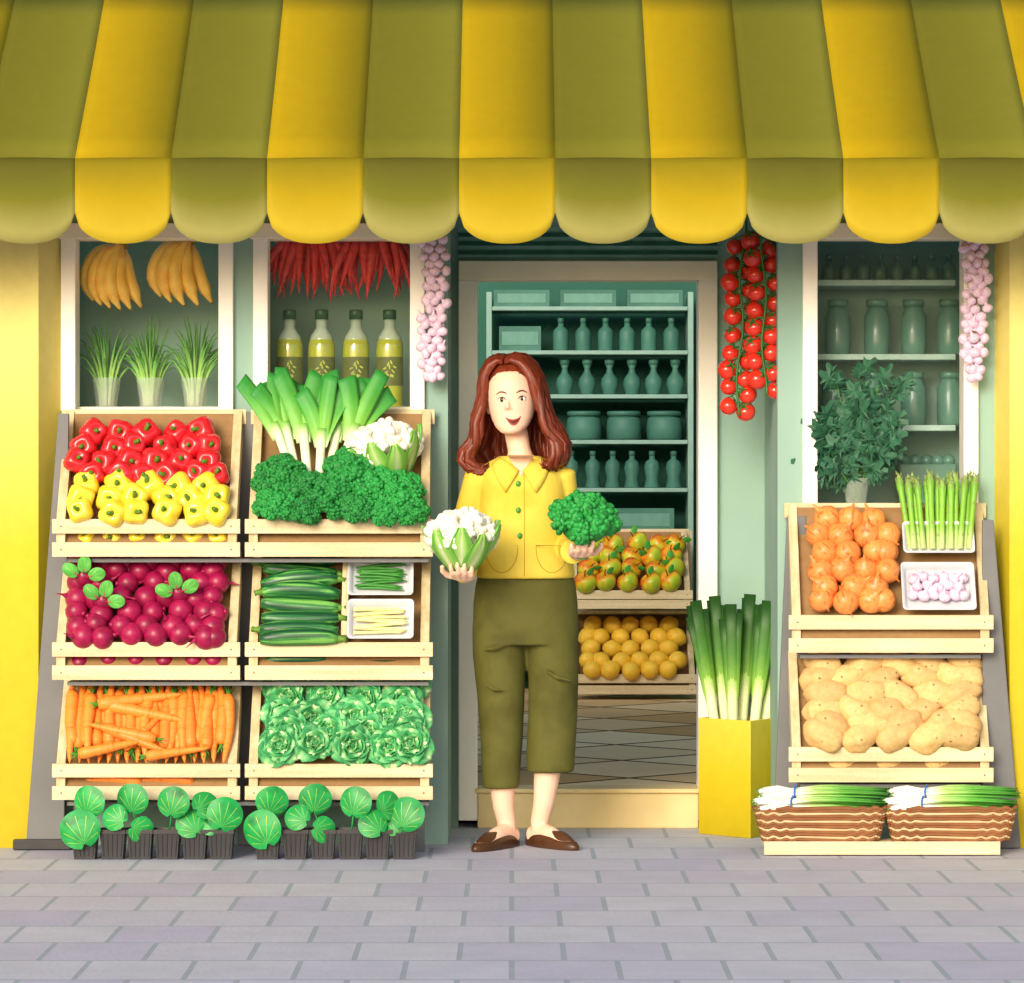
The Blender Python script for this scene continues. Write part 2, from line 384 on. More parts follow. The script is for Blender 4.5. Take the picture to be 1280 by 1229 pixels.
c4a=crate('wooden_crate',"small wooden crate of apples inside the shop",712,866,662,738,749,761,6.35,6.75,G)
c4b=crate('wooden_crate',"small wooden crate of lemons inside the shop",712,872,766,843,854,868,6.3,6.75,G)
m_gray=mat('gray_stand_paint',["6A6B6C","757677"],.55,scale=(3,3,3),vary=.05)
m_blk=mat('black_plastic',["2B2B2D","343436"],.45,vary=.08)
st=root('display_stand',"gray tiered display stand carrying six produce crates",'stand',P(190,1057,.08)*1)
def plate(pts,Y0,Y1,parent,name,m):
    b=B(); b.prism([(P(a,c,Y0).x,max(.002,P(a,c,Y0).z)) for a,c in pts],Y0,Y1); return mk(name,b,m,parent,w=True,bev=.003)
plate([(73,517),(86,517),(80,1066),(32,1066)],-.045,-.025,st,'side_panel',m_gray)
plate([(292,515),(330,515),(326,1058),(296,1058)],.075,.095,st,'side_panel',m_gray)
plate([(16,1050),(88,1050),(88,1072),(16,1072)],-.085,-.047,st,'foot',m_blk)
for (pa,pb,py,Yf,Yb) in ((84,536,697,-.17,.1),(84,536,851,-.21,.1),(84,536,1001,-.25,.1)):
    b=B(); z=P(0,py,Yf).z; b.bb(P(pa,0,Yf).x,P(pb,0,Yf).x,Yf+.0,.074,z-.016,z-.004); mk('shelf',b,m_gray,st,w=True)
for pa in (94,520):
    b=B(); x=P(pa,0,-.1).x; b.bb(x,x+.03,-.14,-.11,0,P(0,1001,-.25).z-.016); mk('leg',b,m_gray,st,w=True)
st2=root('display_stand',"gray display stand carrying onion and potato crates",'stand',P(1110,1057,.08)*1)
plate([(984,645),(1008,645),(1012,1054),(966,1054)],.075,.095,st2,'side_panel',m_gray)
plate([(1228,650),(1242,650),(1276,1066),(1228,1066)],-.03,-.012,st2,'side_panel',m_gray)
for (py,Yf) in ((817,-.07),(979,-.09)):
    b=B(); z=P(0,py,Yf).z; b.bb(P(1000,0,Yf).x,P(1226,0,Yf).x,Yf,.074,z-.016,z-.004); mk('shelf',b,m_gray,st2,w=True)
st3=root('fruit_rack',"pale wooden rack holding apple and lemon crates",'stand',P(790,868,6.6)*1)
for px in (714,862):
    b=B(); x=P(px,0,6.6).x; b.bb(x-.02,x+.02,6.76,6.8,FZ,P(0,664,6.6).z); mk('post',b,m_woodv,st3,w=True)
b=B(); z=P(0,763,6.4).z; b.bb(P(714,0,6.6).x,P(862,0,6.6).x,6.45,6.76,z-.02,z-.003); mk('shelf',b,m_woodv,st3,w=True)
# ================================================================ produce
m_stem=mat('stem_green',["4E7A1E","6B9430"],.55,scale=(30,30,30))
def pepper(name,label,cols,m):
    r=root(name,label,'pepper',group=name.replace('_',' ')+'s in the crate')
    def fn(v):
        th=math.atan2(v.y,v.x); rr=math.hypot(v.x,v.y); k=1+.10*rr*math.cos(4*th+cols*.6)-.02; z=v.z
        z=z-.45*math.exp(-(rr/.35)**2)*(1 if z>0 else -.5)
        return Vector((v.x*k,v.y*k,z))
    b=B(); b.sph((0,0,0),(.05,.05,.045),24,16,0,None,fn); mk('flesh',b,m,r)
    b=B(); b.tube([(0,0,.02),(0,.002,.036),(.004,.008,.05)],[.014,.0062,.0075],8)
    b.sph((0,0,.023),(.019,.019,.006),10,6); mk('stem',b,m_stem,r); return r
m_rp=mat('red_pepper_skin',["C81420","E02630","B00E18"],.22,coat=.4,rand=.12); m_yp=mat('yellow_pepper_skin',["F2D21C","FBE34A","E8BC10"],.22,coat=.4,rand=.08)
pr=pepper('red_pepper',"glossy red bell pepper with green stem in crate",0,m_rp)
py_=pepper('yellow_pepper',"glossy yellow bell pepper with green stem in crate",1,m_yp)
def put(proto,C,rows,off=.03,s=1,face=True,jit=4,sj=.08,rotf=None):
    for k,(yy,xs) in enumerate(rows):
        for x in xs:
            px=x+ru(-jit,jit); q=yy+ru(-jit,jit)*.6
            p=sp(C,px,q,off+.012*k/max(1,len(rows)))
            rot=rotf() if rotf else RZ(ru(-25,25))@RX(78+ru(-18,18))@RZ(ru(0,360))
            pp=proto if not isinstance(proto,list) else R.choice(proto)
            place(pp,p,rot,s*ru(1-sj,1+sj)*(.8 if yy>C[1] else 1))
put(pr,c1a,[(540,[118,152,186,220,254]),(558,[104,138,170,203,236,264]),(578,[100,132,164,196,228,264]),(592,[112,148,180,212,246,270])],.03,.95)
put(py_,c1a,[(606,[112,148,186,222,260]),(622,[99,134,168,204,240,270]),(640,[102,138,172,208,244,272]),(672,[104,138,172,206,240,270])],.035,.95)
m_beet=mat('beet_skin',["8E0E3E","A5164C","760A32"],.35,scale=(14,14,14),rand=.12); m_leaf=mat('leaf_green',["3F9A38","5CB44A"],.5,scale=(25,25,25),rand=.1); m_vein=mat('leaf_vein',["B9D36A"],.5)
def fan_leaf(b,M,s=1,cup=.18,mg=0,mv=1,nv=5,hw=.7,ax=1.0):
    org=Vector((0,0,-.72)); veins=[-112+224*i/(nv-1) for i in range(nv)]
    angs=[(-168,0),(-150,0),(-132,0)]
    for i,a in enumerate(veins):
        angs+= [(a-hw*2,1),(a+hw*2,0)]
        if i<nv-1:
            for q in (.25,.5,.75): angs.append((a+(veins[i+1]-a)*q,0))
    angs+=[(132,0),(150,0),(168,0)]
    angs.sort(key=lambda a:a[0]); rings=6; vs=[];fs=[];ms=[];ts=[]
    for a,_ in angs:
        e=Vector((math.sin(rad(a))*ax,0,math.cos(rad(a))*.95)); 
        for i in range(rings+1):
            q=i/rings; p=org.lerp(e,q); r2=p.x**2+p.z**2
            p.y=-cup*(1-r2)+.05*math.sin(rad(a)*3)*q*q; vs.append(p*s); ts.append(q)
    n=rings+1
    for j in range(len(angs)-1):
        for i in range(rings):
            fs.append((j*n+i,(j+1)*n+i,(j+1)*n+i+1,j*n+i+1)); ms.append(mv if (angs[j][1] and i<rings-1) else mg)
    b.add(vs,fs,ms,True,ts,M)
def beet(leafy):
    r=root('beetroot',"dark crimson beetroot with green leaves attached" if leafy else "round crimson beetroot with thin tail root",'beetroot',group='beetroots in the crate')
    b=B(); b.sph((0,0,0),(.042,.042,.04),20,14,0,None,lambda v:Vector((v.x,v.y,v.z-.0)))
    b.tube([(0,0,-.034),(0,0,-.047),(.006,0,-.06),(.014,.003,-.078)],[.013,.006,.003,.001],8); b.tube([(0,0,.034),(.001,0,.046)],[.012,.009],8)
    mk('root_bulb',b,m_beet,r)
    if leafy:
        for a in (-62,0,64):
            b=B(); fan_leaf(b,RY(a)@Matrix.Translation((0,-.05,.052))@RX(8),.034,nv=5,ax=.72); b.tube([(0,-.03,.0),RY(a)@Vector((0,-.052,.035))],.003,6,2); mk('leaf',b,[m_leaf,m_vein,mat('beet_stalk',["B02050"],.4)],r)
    return r
bt=beet(False); btl=beet(True)
brot=lambda:RY(ru(-150,150))@RX(ru(-40,40))@RZ(ru(0,360))
put(bt,c1b,[(702,[98,126,156,186,216,244,270]),(714,[94,112,142,174,206,238,262]),(730,[98,128,160,192,224,254,272]),(748,[94,116,148,180,212,244,268]),(766,[98,130,162,194,226,256,272]),(782,[94,118,150,182,214,246,268]),(795,[100,132,164,196,228,258,272]),(827,[100,135,170,205,240,268])],.02,.97,rotf=brot)
for x,y,a in ((106,720,8),(130,750,20),(224,740,-10)):
    place(btl,sp(c1b,x,y,.058),RY(a)@RX(10),.95)
m_car=mat('carrot_skin',["F08024","F99038","DD6A14"],.45,scale=(4,4,70),rand=.12,vary=.1); m_ctop=mat('carrot_top',["3E8A2A","5AA63A"],.5)
def carrot(L_,bend):
    r=root('carrot',"bright orange carrot with short green top",'carrot',group='carrots in the crate')
    pts=[];rd=[]
    for i in range(14):
        q=i/13; pts.append((bend*math.sin(q*pi),0,L_*q)); rd.append(.023*(.06+.94*q**.5)*(1 if q<.97 else .72)*(1+.03*math.sin(i*2.3)))
    b=B(); b.tube(pts,rd,12); mk('root_body',b,m_car,r)
    b=B()
    for i in range(7):
        a=i*.9; l=ru(.02,.045); b.tube([(0,0,L_-.003),(math.cos(a)*.006,math.sin(a)*.006,L_+l*.5),(math.cos(a)*.018,math.sin(a)*.012,L_+l)],[.003,.0022,.001],5)
    mk('leaf_stub',b,m_ctop,r); return r
cr=[carrot(.265,.006),carrot(.255,-.01),carrot(.25,.014)]
for k,x in enumerate(range(87,283,6)):
    up=k%2==0
    if up:
        p=sp(c1c,x,954,.010+.016*(k%4==0)); rot=RX(-30)@RY(ru(-4,4))@RZ(ru(0,360))
    else:
        p=sp(c1c,x,846,.03+.01*(k%4==1)); rot=RX(150)@RY(ru(-5,5))@RZ(ru(0,360))
    place(R.choice(cr),p,rot,1)
for (xa,ya,xb,yb,o) in ((228,868,112,882,.065),(236,902,108,876,.05),(182,925,92,944,.06),(214,942,128,908,.05),(262,935,178,946,.06),(205,890,150,940,.045),(110,905,200,925,.055)):
    A=sp(c1c,xa,ya,o); Bv=sp(c1c,xb,yb,o); d=(Bv-A).normalized(); place(R.choice(cr),A,d.to_track_quat('Z','Y').to_matrix().to_4x4(),min(1.1,(Bv-A).length/.27))
for x in (100,165): place(R.choice(cr),P(x,977,-.28+.045),RY(90),.8)
m_bro=mat('broccoli_floret',["1A7A2C","279440","0F5A20"],.6,scale=(40,40,40),rand=.28,vary=.25); m_bst=mat('broccoli_stalk',["8DB96A","7CAA5A"],.5)
m_cau=mat('cauliflower_curd',["F2EEDC","FAF7EA","E4DDC0"],.6,scale=(30,30,30),vary=.05); m_cl=mat('cauliflower_leaf',["E6EEC4","9CCB62","6FB244"],.5,by='t',vary=.1)
def fib(n,zmin):
    o=[]
    for i in range(n):
        z=1-(1-zmin)*(i+.5)/n; a=i*2.39996; q=math.sqrt(1-z*z); o.append(Vector((q*math.cos(a),q*math.sin(a),z)))
    return o
def floret_head(b,Rr,nc,rc,nb,rb,zmin=-.15,flat=.85):
    for d in fib(nc,zmin):
        c=Vector((d.x*Rr,d.y*Rr,d.z*Rr*flat))*ru(.9,1.1); b.sph(c,rc*.95,10,7)
        q=d.to_track_quat('Z','Y')
        for e in fib(nb,.0):
            e=q@(RZ(ru(0,360))@e); b.sph(c+e*rc*ru(.88,1.02),rb*ru(.8,1.25),7,5)
    b.sph((0,0,0),(Rr*.95,Rr*.95,Rr*flat*.9),14,10)
def broccoli():
    r=root('broccoli',"dark green broccoli head with pale stalk",'broccoli',group='broccoli heads')
    b=B(); floret_head(b,.082,17,.034,26,.0095); mk('floret_crown',b,m_bro,r)
    b=B(); b.tube([(0,0,-.11),(0,0,-.06),(0,0,0)],[.02,.019,.035],12)
    for a in range(0,360,60): b.tube([(0,0,-.075),RZ(a)@Vector((.05,0,-.02))],[.012,.014],8)
    mk('stalk',b,m_bst,r); return r
def cauli():
    r=root('cauliflower',"creamy white cauliflower wrapped in green leaves",'cauliflower',group='cauliflower heads')
    b=B(); floret_head(b,.075,15,.033,16,.0125,-.1,.8); mk('curd',b,m_cau,r)
    for i in range(9):
        a=i*40+ru(-8,8); L_=ru(.12,.16)
        def lf(u,v):
            wd=.038*math.sin(pi*min(.95,.14+v*.84))**.75; x=(u-.5)*2*wd
            ang=v*1.5; y=-.03-.088*math.sin(ang)-.006*math.cos(u*18)*v; z=-.1+L_*.95*v
            return (x,y+.12*abs(u-.5)**2*wd*8,z)
        b=B(); b.grid(lf,8,10,0,tf=lambda u,v:min(1,abs(u-.5)*2.4+v*.25),M=RZ(a)); mk('leaf',b,m_cl,r,solid=.002)
    b=B(); b.tube([(0,0,-.105),(0,0,-.04)],[.022,.03],10); mk('stalk',b,m_bst,r)
    return r
br=broccoli(); cf=cauli()
for x,y,s in ((352,602,.84),(384,618,.8),(346,632,.72),(378,640,.6),(440,594,.9),(414,622,.78),(472,612,.82),(446,636,.66),(498,620,.8),(482,640,.58),(514,640,.55)):
    place(br,sp(c2a,x,y,.06),RY(ru(-25,25))@RX(38+ru(-12,12))@RZ(ru(0,360)),s*.98)
place(cf,sp(c2a,482,564,.05)+Vector((0,-.01,0)),RY(-14)@RX(8)@RZ(20),1.15,label="creamy white cauliflower with green leaves resting in wooden crate")
# leeks
m_lk=mat('leek',["F4F3E2","DCE9BA","7FC04C","4FA23A","2F8A3A"],.5,by='t',stops=[0,.38,.55,.78,1],vary=.1)
m_lk2=mat('leek_dark',["F0F3D2","E2ECB4","8FBE44","47802A","1F4A16"],.5,by='t',stops=[0,.32,.52,.74,.96],vary=.1,scale=(60,60,4),rand=.15)
def leek(m,L_,wd,nb,spread,cut):
    r=root('leek',"long leek with pale stalk and green leaves",'leek',group='bundled leeks')
    b=B(); b.tube([(0,0,0),(0,0,L_*.2),(0,0,L_*.45),(0,0,L_*.56)],[.016,.015,.016,(.02,.014)],12,up=(1,0,0),t0=0,t1=.56)
    for i in range(14): b.tube([(0,0,.004),(ru(-.015,.015),ru(-.015,.015),-.02)],[.0012,.0006],4)
    mk('stalk',b,m,r)
    for i in range(nb):
        a=(-1+2*i/(nb-1)); sd=1 if i%2 else -1; Ll=L_*ru(.9,1.05); 
        def lf(u,v):
            x0=a*.006; s=v; x=x0+a*spread*s**1.5; z=L_*.4+(Ll-L_*.4)*s-abs(a)*spread*.3*s**3
            wv=wd*(.55+.6*math.sin(pi*min(1,s*.62+.1)))*(1 if cut else (1-max(0,s-.7)/.3*.6))
            ud=(u-.5)*2; return (x+ud*wv*.5,sd*(.006+.012*s)+abs(ud)*-.012*(1-s*.5)*sd*1.0,z+a*ud*-.02*s)
        b=B(); b.grid(lf,6,10,0,tf=lambda u,v:.4+.6*v); mk('leaf',b,m,r,solid=.0022)
    return r
lk=[leek(m_lk,.42,.046,4,.075,True),leek(m_lk,.4,.05,3,.06,True)]
for i,(x,a,y) in enumerate(((374,-13,608),(386,-6,612),(398,2,618),(408,10,606),(416,18,612),(368,-20,600))):
    place(lk[i%2],sp(c2a,x,y,.02+.010*(i%3)),RX(-16)@RY(a)@RZ(ru(-20,20)),ru(.94,1.04),label="leek with white stalk and spreading green leaves in crate")
def tall_leek():
    r=root('tall_leek',"thick leek with pale stalk and dark flat-cut top in yellow box",'leek',group='tall leeks in the yellow box')
    L_=.58; b=B(); b.tube([(0,0,L_*q) for q in (0,.2,.4,.5,.6)],[.016,.017,.019,(.023,.018),(.025,.016)],14,up=(1,0,0),t0=0,t1=.6); mk('stalk',b,m_lk2,r)
    for (a,sd,Ll) in ((-1,-1.2,.54),(0,-1.8,.595),(1,-1.2,.56),(-.45,1,.58),(.5,1,.54)):
        b=B(); pts=[(a*(.006+.017*q**1.5),sd*.007*(.5+q),L_*.36+(Ll-L_*.36)*q) for q in (0,.15,.4,.7,1)]
        b.tube(pts,[(.011,.007),(.017,.008),(.020,.0065),(.020,.0055),(.021,.005)],12,up=(1,0,0),t0=.38,t1=1,sm=True); mk('leaf',b,m_lk2,r)
    return r
tl=tall_leek()
m_cuc=mat('cucumber_skin',["15482A","2A7436","7DBB58"],.35,scale=(75,75,2.5),rand=.12,stops=[.4,.52,.66])
def cuke(bend):
    r=root('cucumber',"dark green striped cucumber lying in crate",'cucumber',group='stacked cucumbers')
    pts=[];rd=[]
    for i in range(16):
        q=i/15; pts.append((bend*math.sin(q*pi),0,-.125+.25*q)); rd.append(.0325*(math.sin(pi*(.04+.92*q))**.38))
    b=B(); b.tube(pts,rd,14); mk('body',b,m_cuc,r)
    b=B(); b.tube([(0,0,.12),(.002,0,.14),(.006,0,.150)],[.015,.0085,.010],7); mk('stem_end',b,m_stem,r); return r
ck=[cuke(.012),cuke(-.014)]
for i,(y,x,o) in enumerate(((701,374,.02),(714,375,.03),(728,373,.035),(742,376,.04),(757,373,.032),(772,376,.04),(788,374,.045),(799,375,.045))):
    place(R.choice(ck),sp(c2b,x+ru(-2,2),y,o),RY((90 if i%3 else -90)+ru(-6,6))@RZ(ru(0,360)),ru(.98,1.04))
for x in (370,480): place(R.choice(ck),sp(c2b,x,828,0),RY(90),(.8,.8,1))
b=B(); 
m_tr=mat('metal_tray',["BFC3C9","CBCFD4"],.32,vary=.03)
div=sp(c2b,432,750,.0)
b.box((0,0,0),(.022,.07,.30)); 
dv_=mk('crate_divider',b,m_woodv,bev=.002,label="narrow pale wooden divider board inside crate",cat='divider'); dv_.matrix_basis=Matrix.Translation(div)@RX(-30)
def tray(name,label,wd,ht,dp=.028):
    b=B()
    def ring(sx,sz,y): 
        o=[]
        for cx,cz,a0 in ((1,1,0),(-1,1,90),(-1,-1,180),(1,-1,270)):
            for k in range(5):
                a=rad(a0+k*22.5); rr=.014; o.append((cx*(sx-rr)+rr*math.cos(a),y,cz*(sz-rr)+rr*math.sin(a)))
        return o
    ls=[ring(wd/2,ht/2,-dp),ring(wd/2-.006,ht/2-.006,-dp-.001),ring(wd/2-.016,ht/2-.016,-.004),ring(wd/2-.02,ht/2-.02,0)]
    lo=[ring(wd/2-.001,ht/2-.001,-dp+.002),ring(wd/2-.014,ht/2-.014,.003)]
    n=20; vs=[p for l in ls for p in l]; fs=[(i*n+j,i*n+(j+1)%n,(i+1)*n+(j+1)%n,(i+1)*n+j) for i in range(3) for j in range(n)]; fs.append([3*n+j for j in range(n)])
    b.add(vs,fs); vs=lo[0]+lo[1]; b.add(vs,[(j,(j+1)%n,n+(j+1)%n,n+j) for j in range(n)]+[[n+j for j in range(n)]])
    return mk('produce_tray',b,m_tr,label=label,cat='tray',group='gray produce trays')
RT=RX(-28)
def trayat(label,C,px,py,wp,hp,off=.03):
    o=tray('t',label,wp*.00268,hp*.00268/.9); M=Matrix.Translation(sp(C,px,py,off))@RT; o.matrix_basis=M; return M
M1=trayat("pale gray tray of green beans in crate",c2b,476,724,82,49,.035)
M2=trayat("pale gray tray of white asparagus in crate",c2b,476,778,82,49,.035)
m_bean=mat('green_bean',["2F7A2A","4A9A3A"],.4,rand=.15); m_was=mat('white_asparagus',["F1E9A8","E9DC8A"],.45,rand=.06)
b=B(); b.tube([(-.078,0,0),(-.05,0,.002),(0,0,.004),(.05,0,.002),(.08,0,0)],[.002,.0045,.005,.0045,.0015],8); bean=mk('green_bean',b,m_bean,label="slim green bean lying in gray tray",cat='bean',group='green beans in tray')
b=B(); b.tube([(-.085,0,0),(-.05,0,.001),(.05,0,.001),(.07,0,0),(.086,0,0)],[.005,.0055,.005,.0055,.001],8); was=mk('white_asparagus',b,m_was,label="pale white asparagus spear in gray tray",cat='asparagus',group='white asparagus in tray')
for i in range(17):
    q=M1@Vector((ru(-.01,.01),-.012-.008*(i%2),-.043+.0054*i)); place(bean,q,RT@RY(ru(-7,7)),1)
for i in range(13):
    q=M2@Vector((ru(-.006,.006),-.012-.008*(i%2),-.043+.0072*i)); place(was,q,RT@RY(ru(-8,8)),1)
# lettuce
m_let=mat('lettuce_leaf',["D8F0BC","86CC80","48AA64","2A8A4C"],.5,by='t',stops=[0,.22,.6,1],vary=.1,rand=.14,scale=(20,20,20))
def lettuce(n=15,ph=0):
    b=B()
    for i in range(n):
        q=i/(n-1); op=rad(8+82*q); L_=.03+.052*q; W=.028+.03*q
        def lf(u,v):
            ud=(u-.5)*2; wd=W*math.sin(pi*min(.9,.12+v*.78))**.6
            a=op*(.45+.6*v); z=L_*v*math.cos(a); y=-(.004+.006*q+L_*v*math.sin(a))
            ruf=.0055*math.sin(u*14+i*2)*v*v
            return (ud*wd,y+abs(ud)**2*.010*(1-q*.6)+ruf*.4,z+abs(ud)**2*.013+ruf)
        b.grid(lf,12,8,0,tf=lambda u,v:max(0,min(1,abs(u-.5)*1.3+.30*(1-v)*q+.2*q-(.2 if v>.85 else 0)+(.1 if int(u*12)%3==1 else 0))),M=RZ(i*137.5+ph))
    b.sph((0,0,.012),.02,8,6)
    return mk('lettuce',b,m_let,label="frilly green lettuce head packed in crate",cat='lettuce',group='lettuces in the crate',solid=.0012)
lt=[lettuce(),lettuce(17,50)]
put(lt,c2c,[(850,[350,396,442,488,512]),(874,[358,408,456,504]),(898,[350,394,440,488,512]),(916,[360,412,462,506]),(932,[350,392,440,486,510])],.03,.92,jit=3,rotf=lambda:RZ(ru(-18,18))@RX(80+ru(-16,14))@RZ(ru(0,360)))
m_on=mat('onion_skin',["DE7F38","EC9850","C8692A"],.35,scale=(60,60,5),rand=.14); m_po=mat('potato_skin',["7A5224","CFA566","DDB87C","D6AE6C"],.7,by='spots',scale=(34,34,34),stops=[.06,.14,.22,1],rand=.18,bump=.1,bscale=150)
def onion():
    b=B(); pr=[(.0005,-.052),(.004,-.046),(.014,-.041),(.034,-.03),(.045,-.012),(.047,.004),(.042,.02),(.028,.034),(.013,.043),(.006,.052),(.004,.064),(.001,.07)]
    b.lathe(pr,20); 
    for i in range(8): b.tube([(0,0,-.045),(ru(-.008,.008),ru(-.008,.008),-.058)],[.0012,.0005],4)
    return mk('onion',b,m_on,label="golden brown onion with papery skin in crate",cat='onion',group='onions in the crate')
on=onion()
put(on,c3a,[(650,[1034,1066,1094]),(668,[1026,1050,1082,1106]),(690,[1030,1060,1092,1110]),(712,[1026,1052,1080,1106]),(732,[1032,1064,1094]),(752,[1028,1056,1086,1104])],.03,1.0,rotf=lambda:RY(ru(-60,60))@RX(ru(-50,50))@RZ(ru(0,360)))
def potato(sd):
    def fn(v):
        n=noise.noise(v*1.3+Vector((sd,0,0)))*.22+noise.noise(v*3.1+Vector((0,sd,0)))*.05; return v*(1+n)
    b=B(); b.sph((0,0,0),(.072,.047,.047),22,16,0,None,fn); b.M=Matrix()
    return mk('potato',b,m_po,label="tan potato with small brown eyes in crate",cat='potato',group='potatoes in the crate')
pt=[potato(1.2),potato(5.7),potato(9.3)]
put(pt,c3b,[(828,[1034,1076,1122,1164,1202]),(848,[1028,1060,1104,1148,1190,1206]),(867,[1034,1080,1124,1168,1204]),(887,[1028,1068,1112,1154,1200]),(904,[1040,1086,1130,1176,1204]),(921,[1032,1074,1118,1160,1200])],.025,1.02,jit=4,rotf=lambda:RX(-20)@RY(ru(-35,35))@RX(ru(0,360)))
for x in (1050,1110,1170): place(R.choice(pt),P(x,955,-.12+.06),RX(ru(0,360)),.8)
m_asp=mat('asparagus',["D7E6A0","8CC63E","74B234","8FA25E"],.45,by='t',stops=[0,.2,.7,.9],rand=.15)
def asp():
    b=B(); pts=[(0,0,q*.25) for q in (0,.2,.4,.6,.74,.80,.88,.95,1)]; b.tube(pts,[.010,.010,.0095,.0095,.0105,.0135,.013,.008,.001],10)
    for i in range(22):
        z=.188+.0028*i if i>4 else .04+.035*i; a=i*2.4; rr=(.0132 if i<16 else .0095) if i>4 else .0098
        b.add([(rr*math.cos(a-.5),rr*math.sin(a-.5),z),(rr*math.cos(a+.5),rr*math.sin(a+.5),z),((rr+.003)*math.cos(a),(rr+.003)*math.sin(a),z+.014)],[(0,1,2)],0,True,[.85,.85,1])
    return mk('asparagus_spear',b,m_asp,label="upright green asparagus spear in gray tray",cat='asparagus',group='green asparagus spears')
As=asp()
M3=trayat("pale gray tray holding upright green asparagus",c3a,1172,676,90,40,.03)
for i in range(14):
    x=1138+(i%7)*11.4+(5 if i>6 else 0); q=sp(c3a,x,686,.052 if i>6 else .03); place(As,q,RX(-16)@RY((x-1172)*.14+ru(-2.5,2.5))@RZ(ru(0,360)),ru(.98,1.1))
M4=trayat("pale gray tray filled with pink garlic heads",c3a,1172,737,92,60,.03)
m_gar=mat('garlic_skin',["DDB6D0","EED6E7","CC9CBE"],.45,scale=(120,120,18),rand=.08)
def garlicmesh():
    b=B()
    def fn(v):
        th=math.atan2(v.y,v.x); rr=math.hypot(v.x,v.y); k=1+.07*abs(math.sin(th*3.5))*rr; z=v.z
        if z>.75: z=z+(z-.75)*2.6; k*=.62
        return Vector((v.x*k,v.y*k,z))
    b.sph((0,0,0),(.0185,.0185,.0165),18,14,0,None,fn); b.tube([(0,0,.018),(.001,0,.032)],[.0042,.0028],7); return b
ga=mk('garlic',garlicmesh(),m_gar,label="pink and white garlic bulb in gray tray",cat='garlic',group='garlic bulbs in tray')
for k,(x,y) in enumerate(((-.082,.03),(-.05,.038),(-.015,.03),(.02,.038),(.055,.03),(.085,.034),(-.07,0),(-.035,.004),(0,-.004),(.036,.004),(.07,0),(-.085,-.03),(-.05,-.034),(-.015,-.03),(.02,-.036),(.055,-.03),(.085,-.032),(.02,.016),(-.02,-.018))):
    place(ga,M4@Vector((x,-.022,y)),RY(ru(-60,60))@RX(ru(-10,50)),ru(.95,1.15))
m_app=mat('apple_skin',["D03A1C","E6A820","C4CC36","98BC30"],.3,scale=(9,9,9),stops=[.38,.49,.57,.66],rand=.1); m_lem=mat('lemon_skin',["FCD24A","F6C434"],.45,rand=.06,bump=.15,bscale=300)
r=root('apple',"red and yellow apple in crate inside shop",'apple',group='apples in the crate'); b=B()
b.sph((0,0,0),(.058,.058,.054),18,12,0,None,lambda v:Vector((v.x*(1+.08*v.z),v.y*(1+.08*v.z),v.z-(.35*math.exp(-((v.x**2+v.y**2)/.09)) if v.z>0 else -.15*math.exp(-((v.x**2+v.y**2)/.05)))))); mk('flesh',b,m_app,r)
b=B(); b.tube([(0,0,.03),(.003,0,.06),(.008,0,.072)],.0028,5); fan_leaf(b,Matrix.Translation((.03,-.01,.068))@RY(70)@RX(-30),.026,nv=3,mg=1,mv=1,ax=.6); mk('stem',b,[mat('twig_brown',["5A4020"],.7),m_leaf],r); ap=r
put(ap,c4a,[(680,[742,768,796,824,842]),(696,[736,760,788,816,840]),(712,[738,764,792,820,840]),(728,[734,758,784,812,838])],.06,1,rotf=lambda:RY(ru(-50,50))@RX(ru(0,60)),jit=3)
b=B(); b.sph((0,0,0),(.048,.047,.047),16,12,0,None,lambda v:Vector((v.x*(1.02+.12*abs(v.x)**6),v.y,v.z))); le=mk('lemon',b,m_lem,label="bright yellow lemon in crate inside shop",cat='lemon',group='lemons in the crate')
put(le,c4b,[(781,[740,764,788,812,836]),(796,[736,752,776,800,824,846]),(811,[740,764,788,812,836]),(826,[736,752,776,800,824,846]),(838,[740,764,788,812,836])],.06,1,rotf=lambda:RY(ru(-40,40))@RZ(ru(-60,60)),jit=1.5,sj=.04)
# ================================================================ seedlings
m_sl=mat('seedling_leaf',["148A40","1E9E4A","0C7034"],.45,scale=(15,15,15),rand=.15); m_sv=mat('seedling_vein',["B8CC3A"],.5); m_soil=mat('soil',["3A2A1C","4A3828"],.9,bump=.5)
m_pot=mat('pot_black',["2E2E30","3A3A3D"],.4,vary=.08)
def pot_seed(leaves,px,dx,label):
    Y=-.345; px+=dx; base=P(px,1072,Y); base.z=.0
    r=root('potted_seedling',label,'seedling',base,'potted seedlings in black pots')
    b=B(); w0,w1,h=.034,.042,.098
    for (a0,a1,z0,z1) in ((w0,w1,0,h),(w1+.002,w1+.002,h-.014,h)):
        vs=[(sx*a,sy*a,z) for a,z in ((a0,z0),(a1,z1)) for sx,sy in ((-1,-1),(1,-1),(1,1),(-1,1))]
        b.add(vs,[(0,3,2,1),(0,1,5,4),(1,2,6,5),(2,3,7,6),(3,0,4,7)],0,False)
    for k in range(-2,3): b.tube([(k*.014,-w0-.0015,.01),(k*.016,-w1-.0005,h-.014)],.0022,5,0)
    mk('pot',b,m_pot,r,bev=.001); b=B(); b.grid(lambda u,v:(-w1+2*w1*u,-w1+2*w1*v,h-.008),2,2); mk('soil',b,m_soil,r)
    for (lx,ly,lr,an,tl) in leaves:
        p=P(lx+dx,ly,Y-.03-ru(0,.03))-base; s=lr*.00262
        b=B(); M=Matrix.Translation(p)@RY(an+ru(-8,8))@RX(tl)@RZ(ru(-20,20)); fan_leaf(b,M,s,.2,0,1,7,.5)
        at=M@Vector((0,-.05*s,-.7*s)); b.tube([(0,0,h-.01),(at*.5+Vector((0,.02,.03))),at+Vector((0,.004,0))],[.004,.003,.0025],6,0)
        mk('leaf',b,[m_sl,m_sv],r)
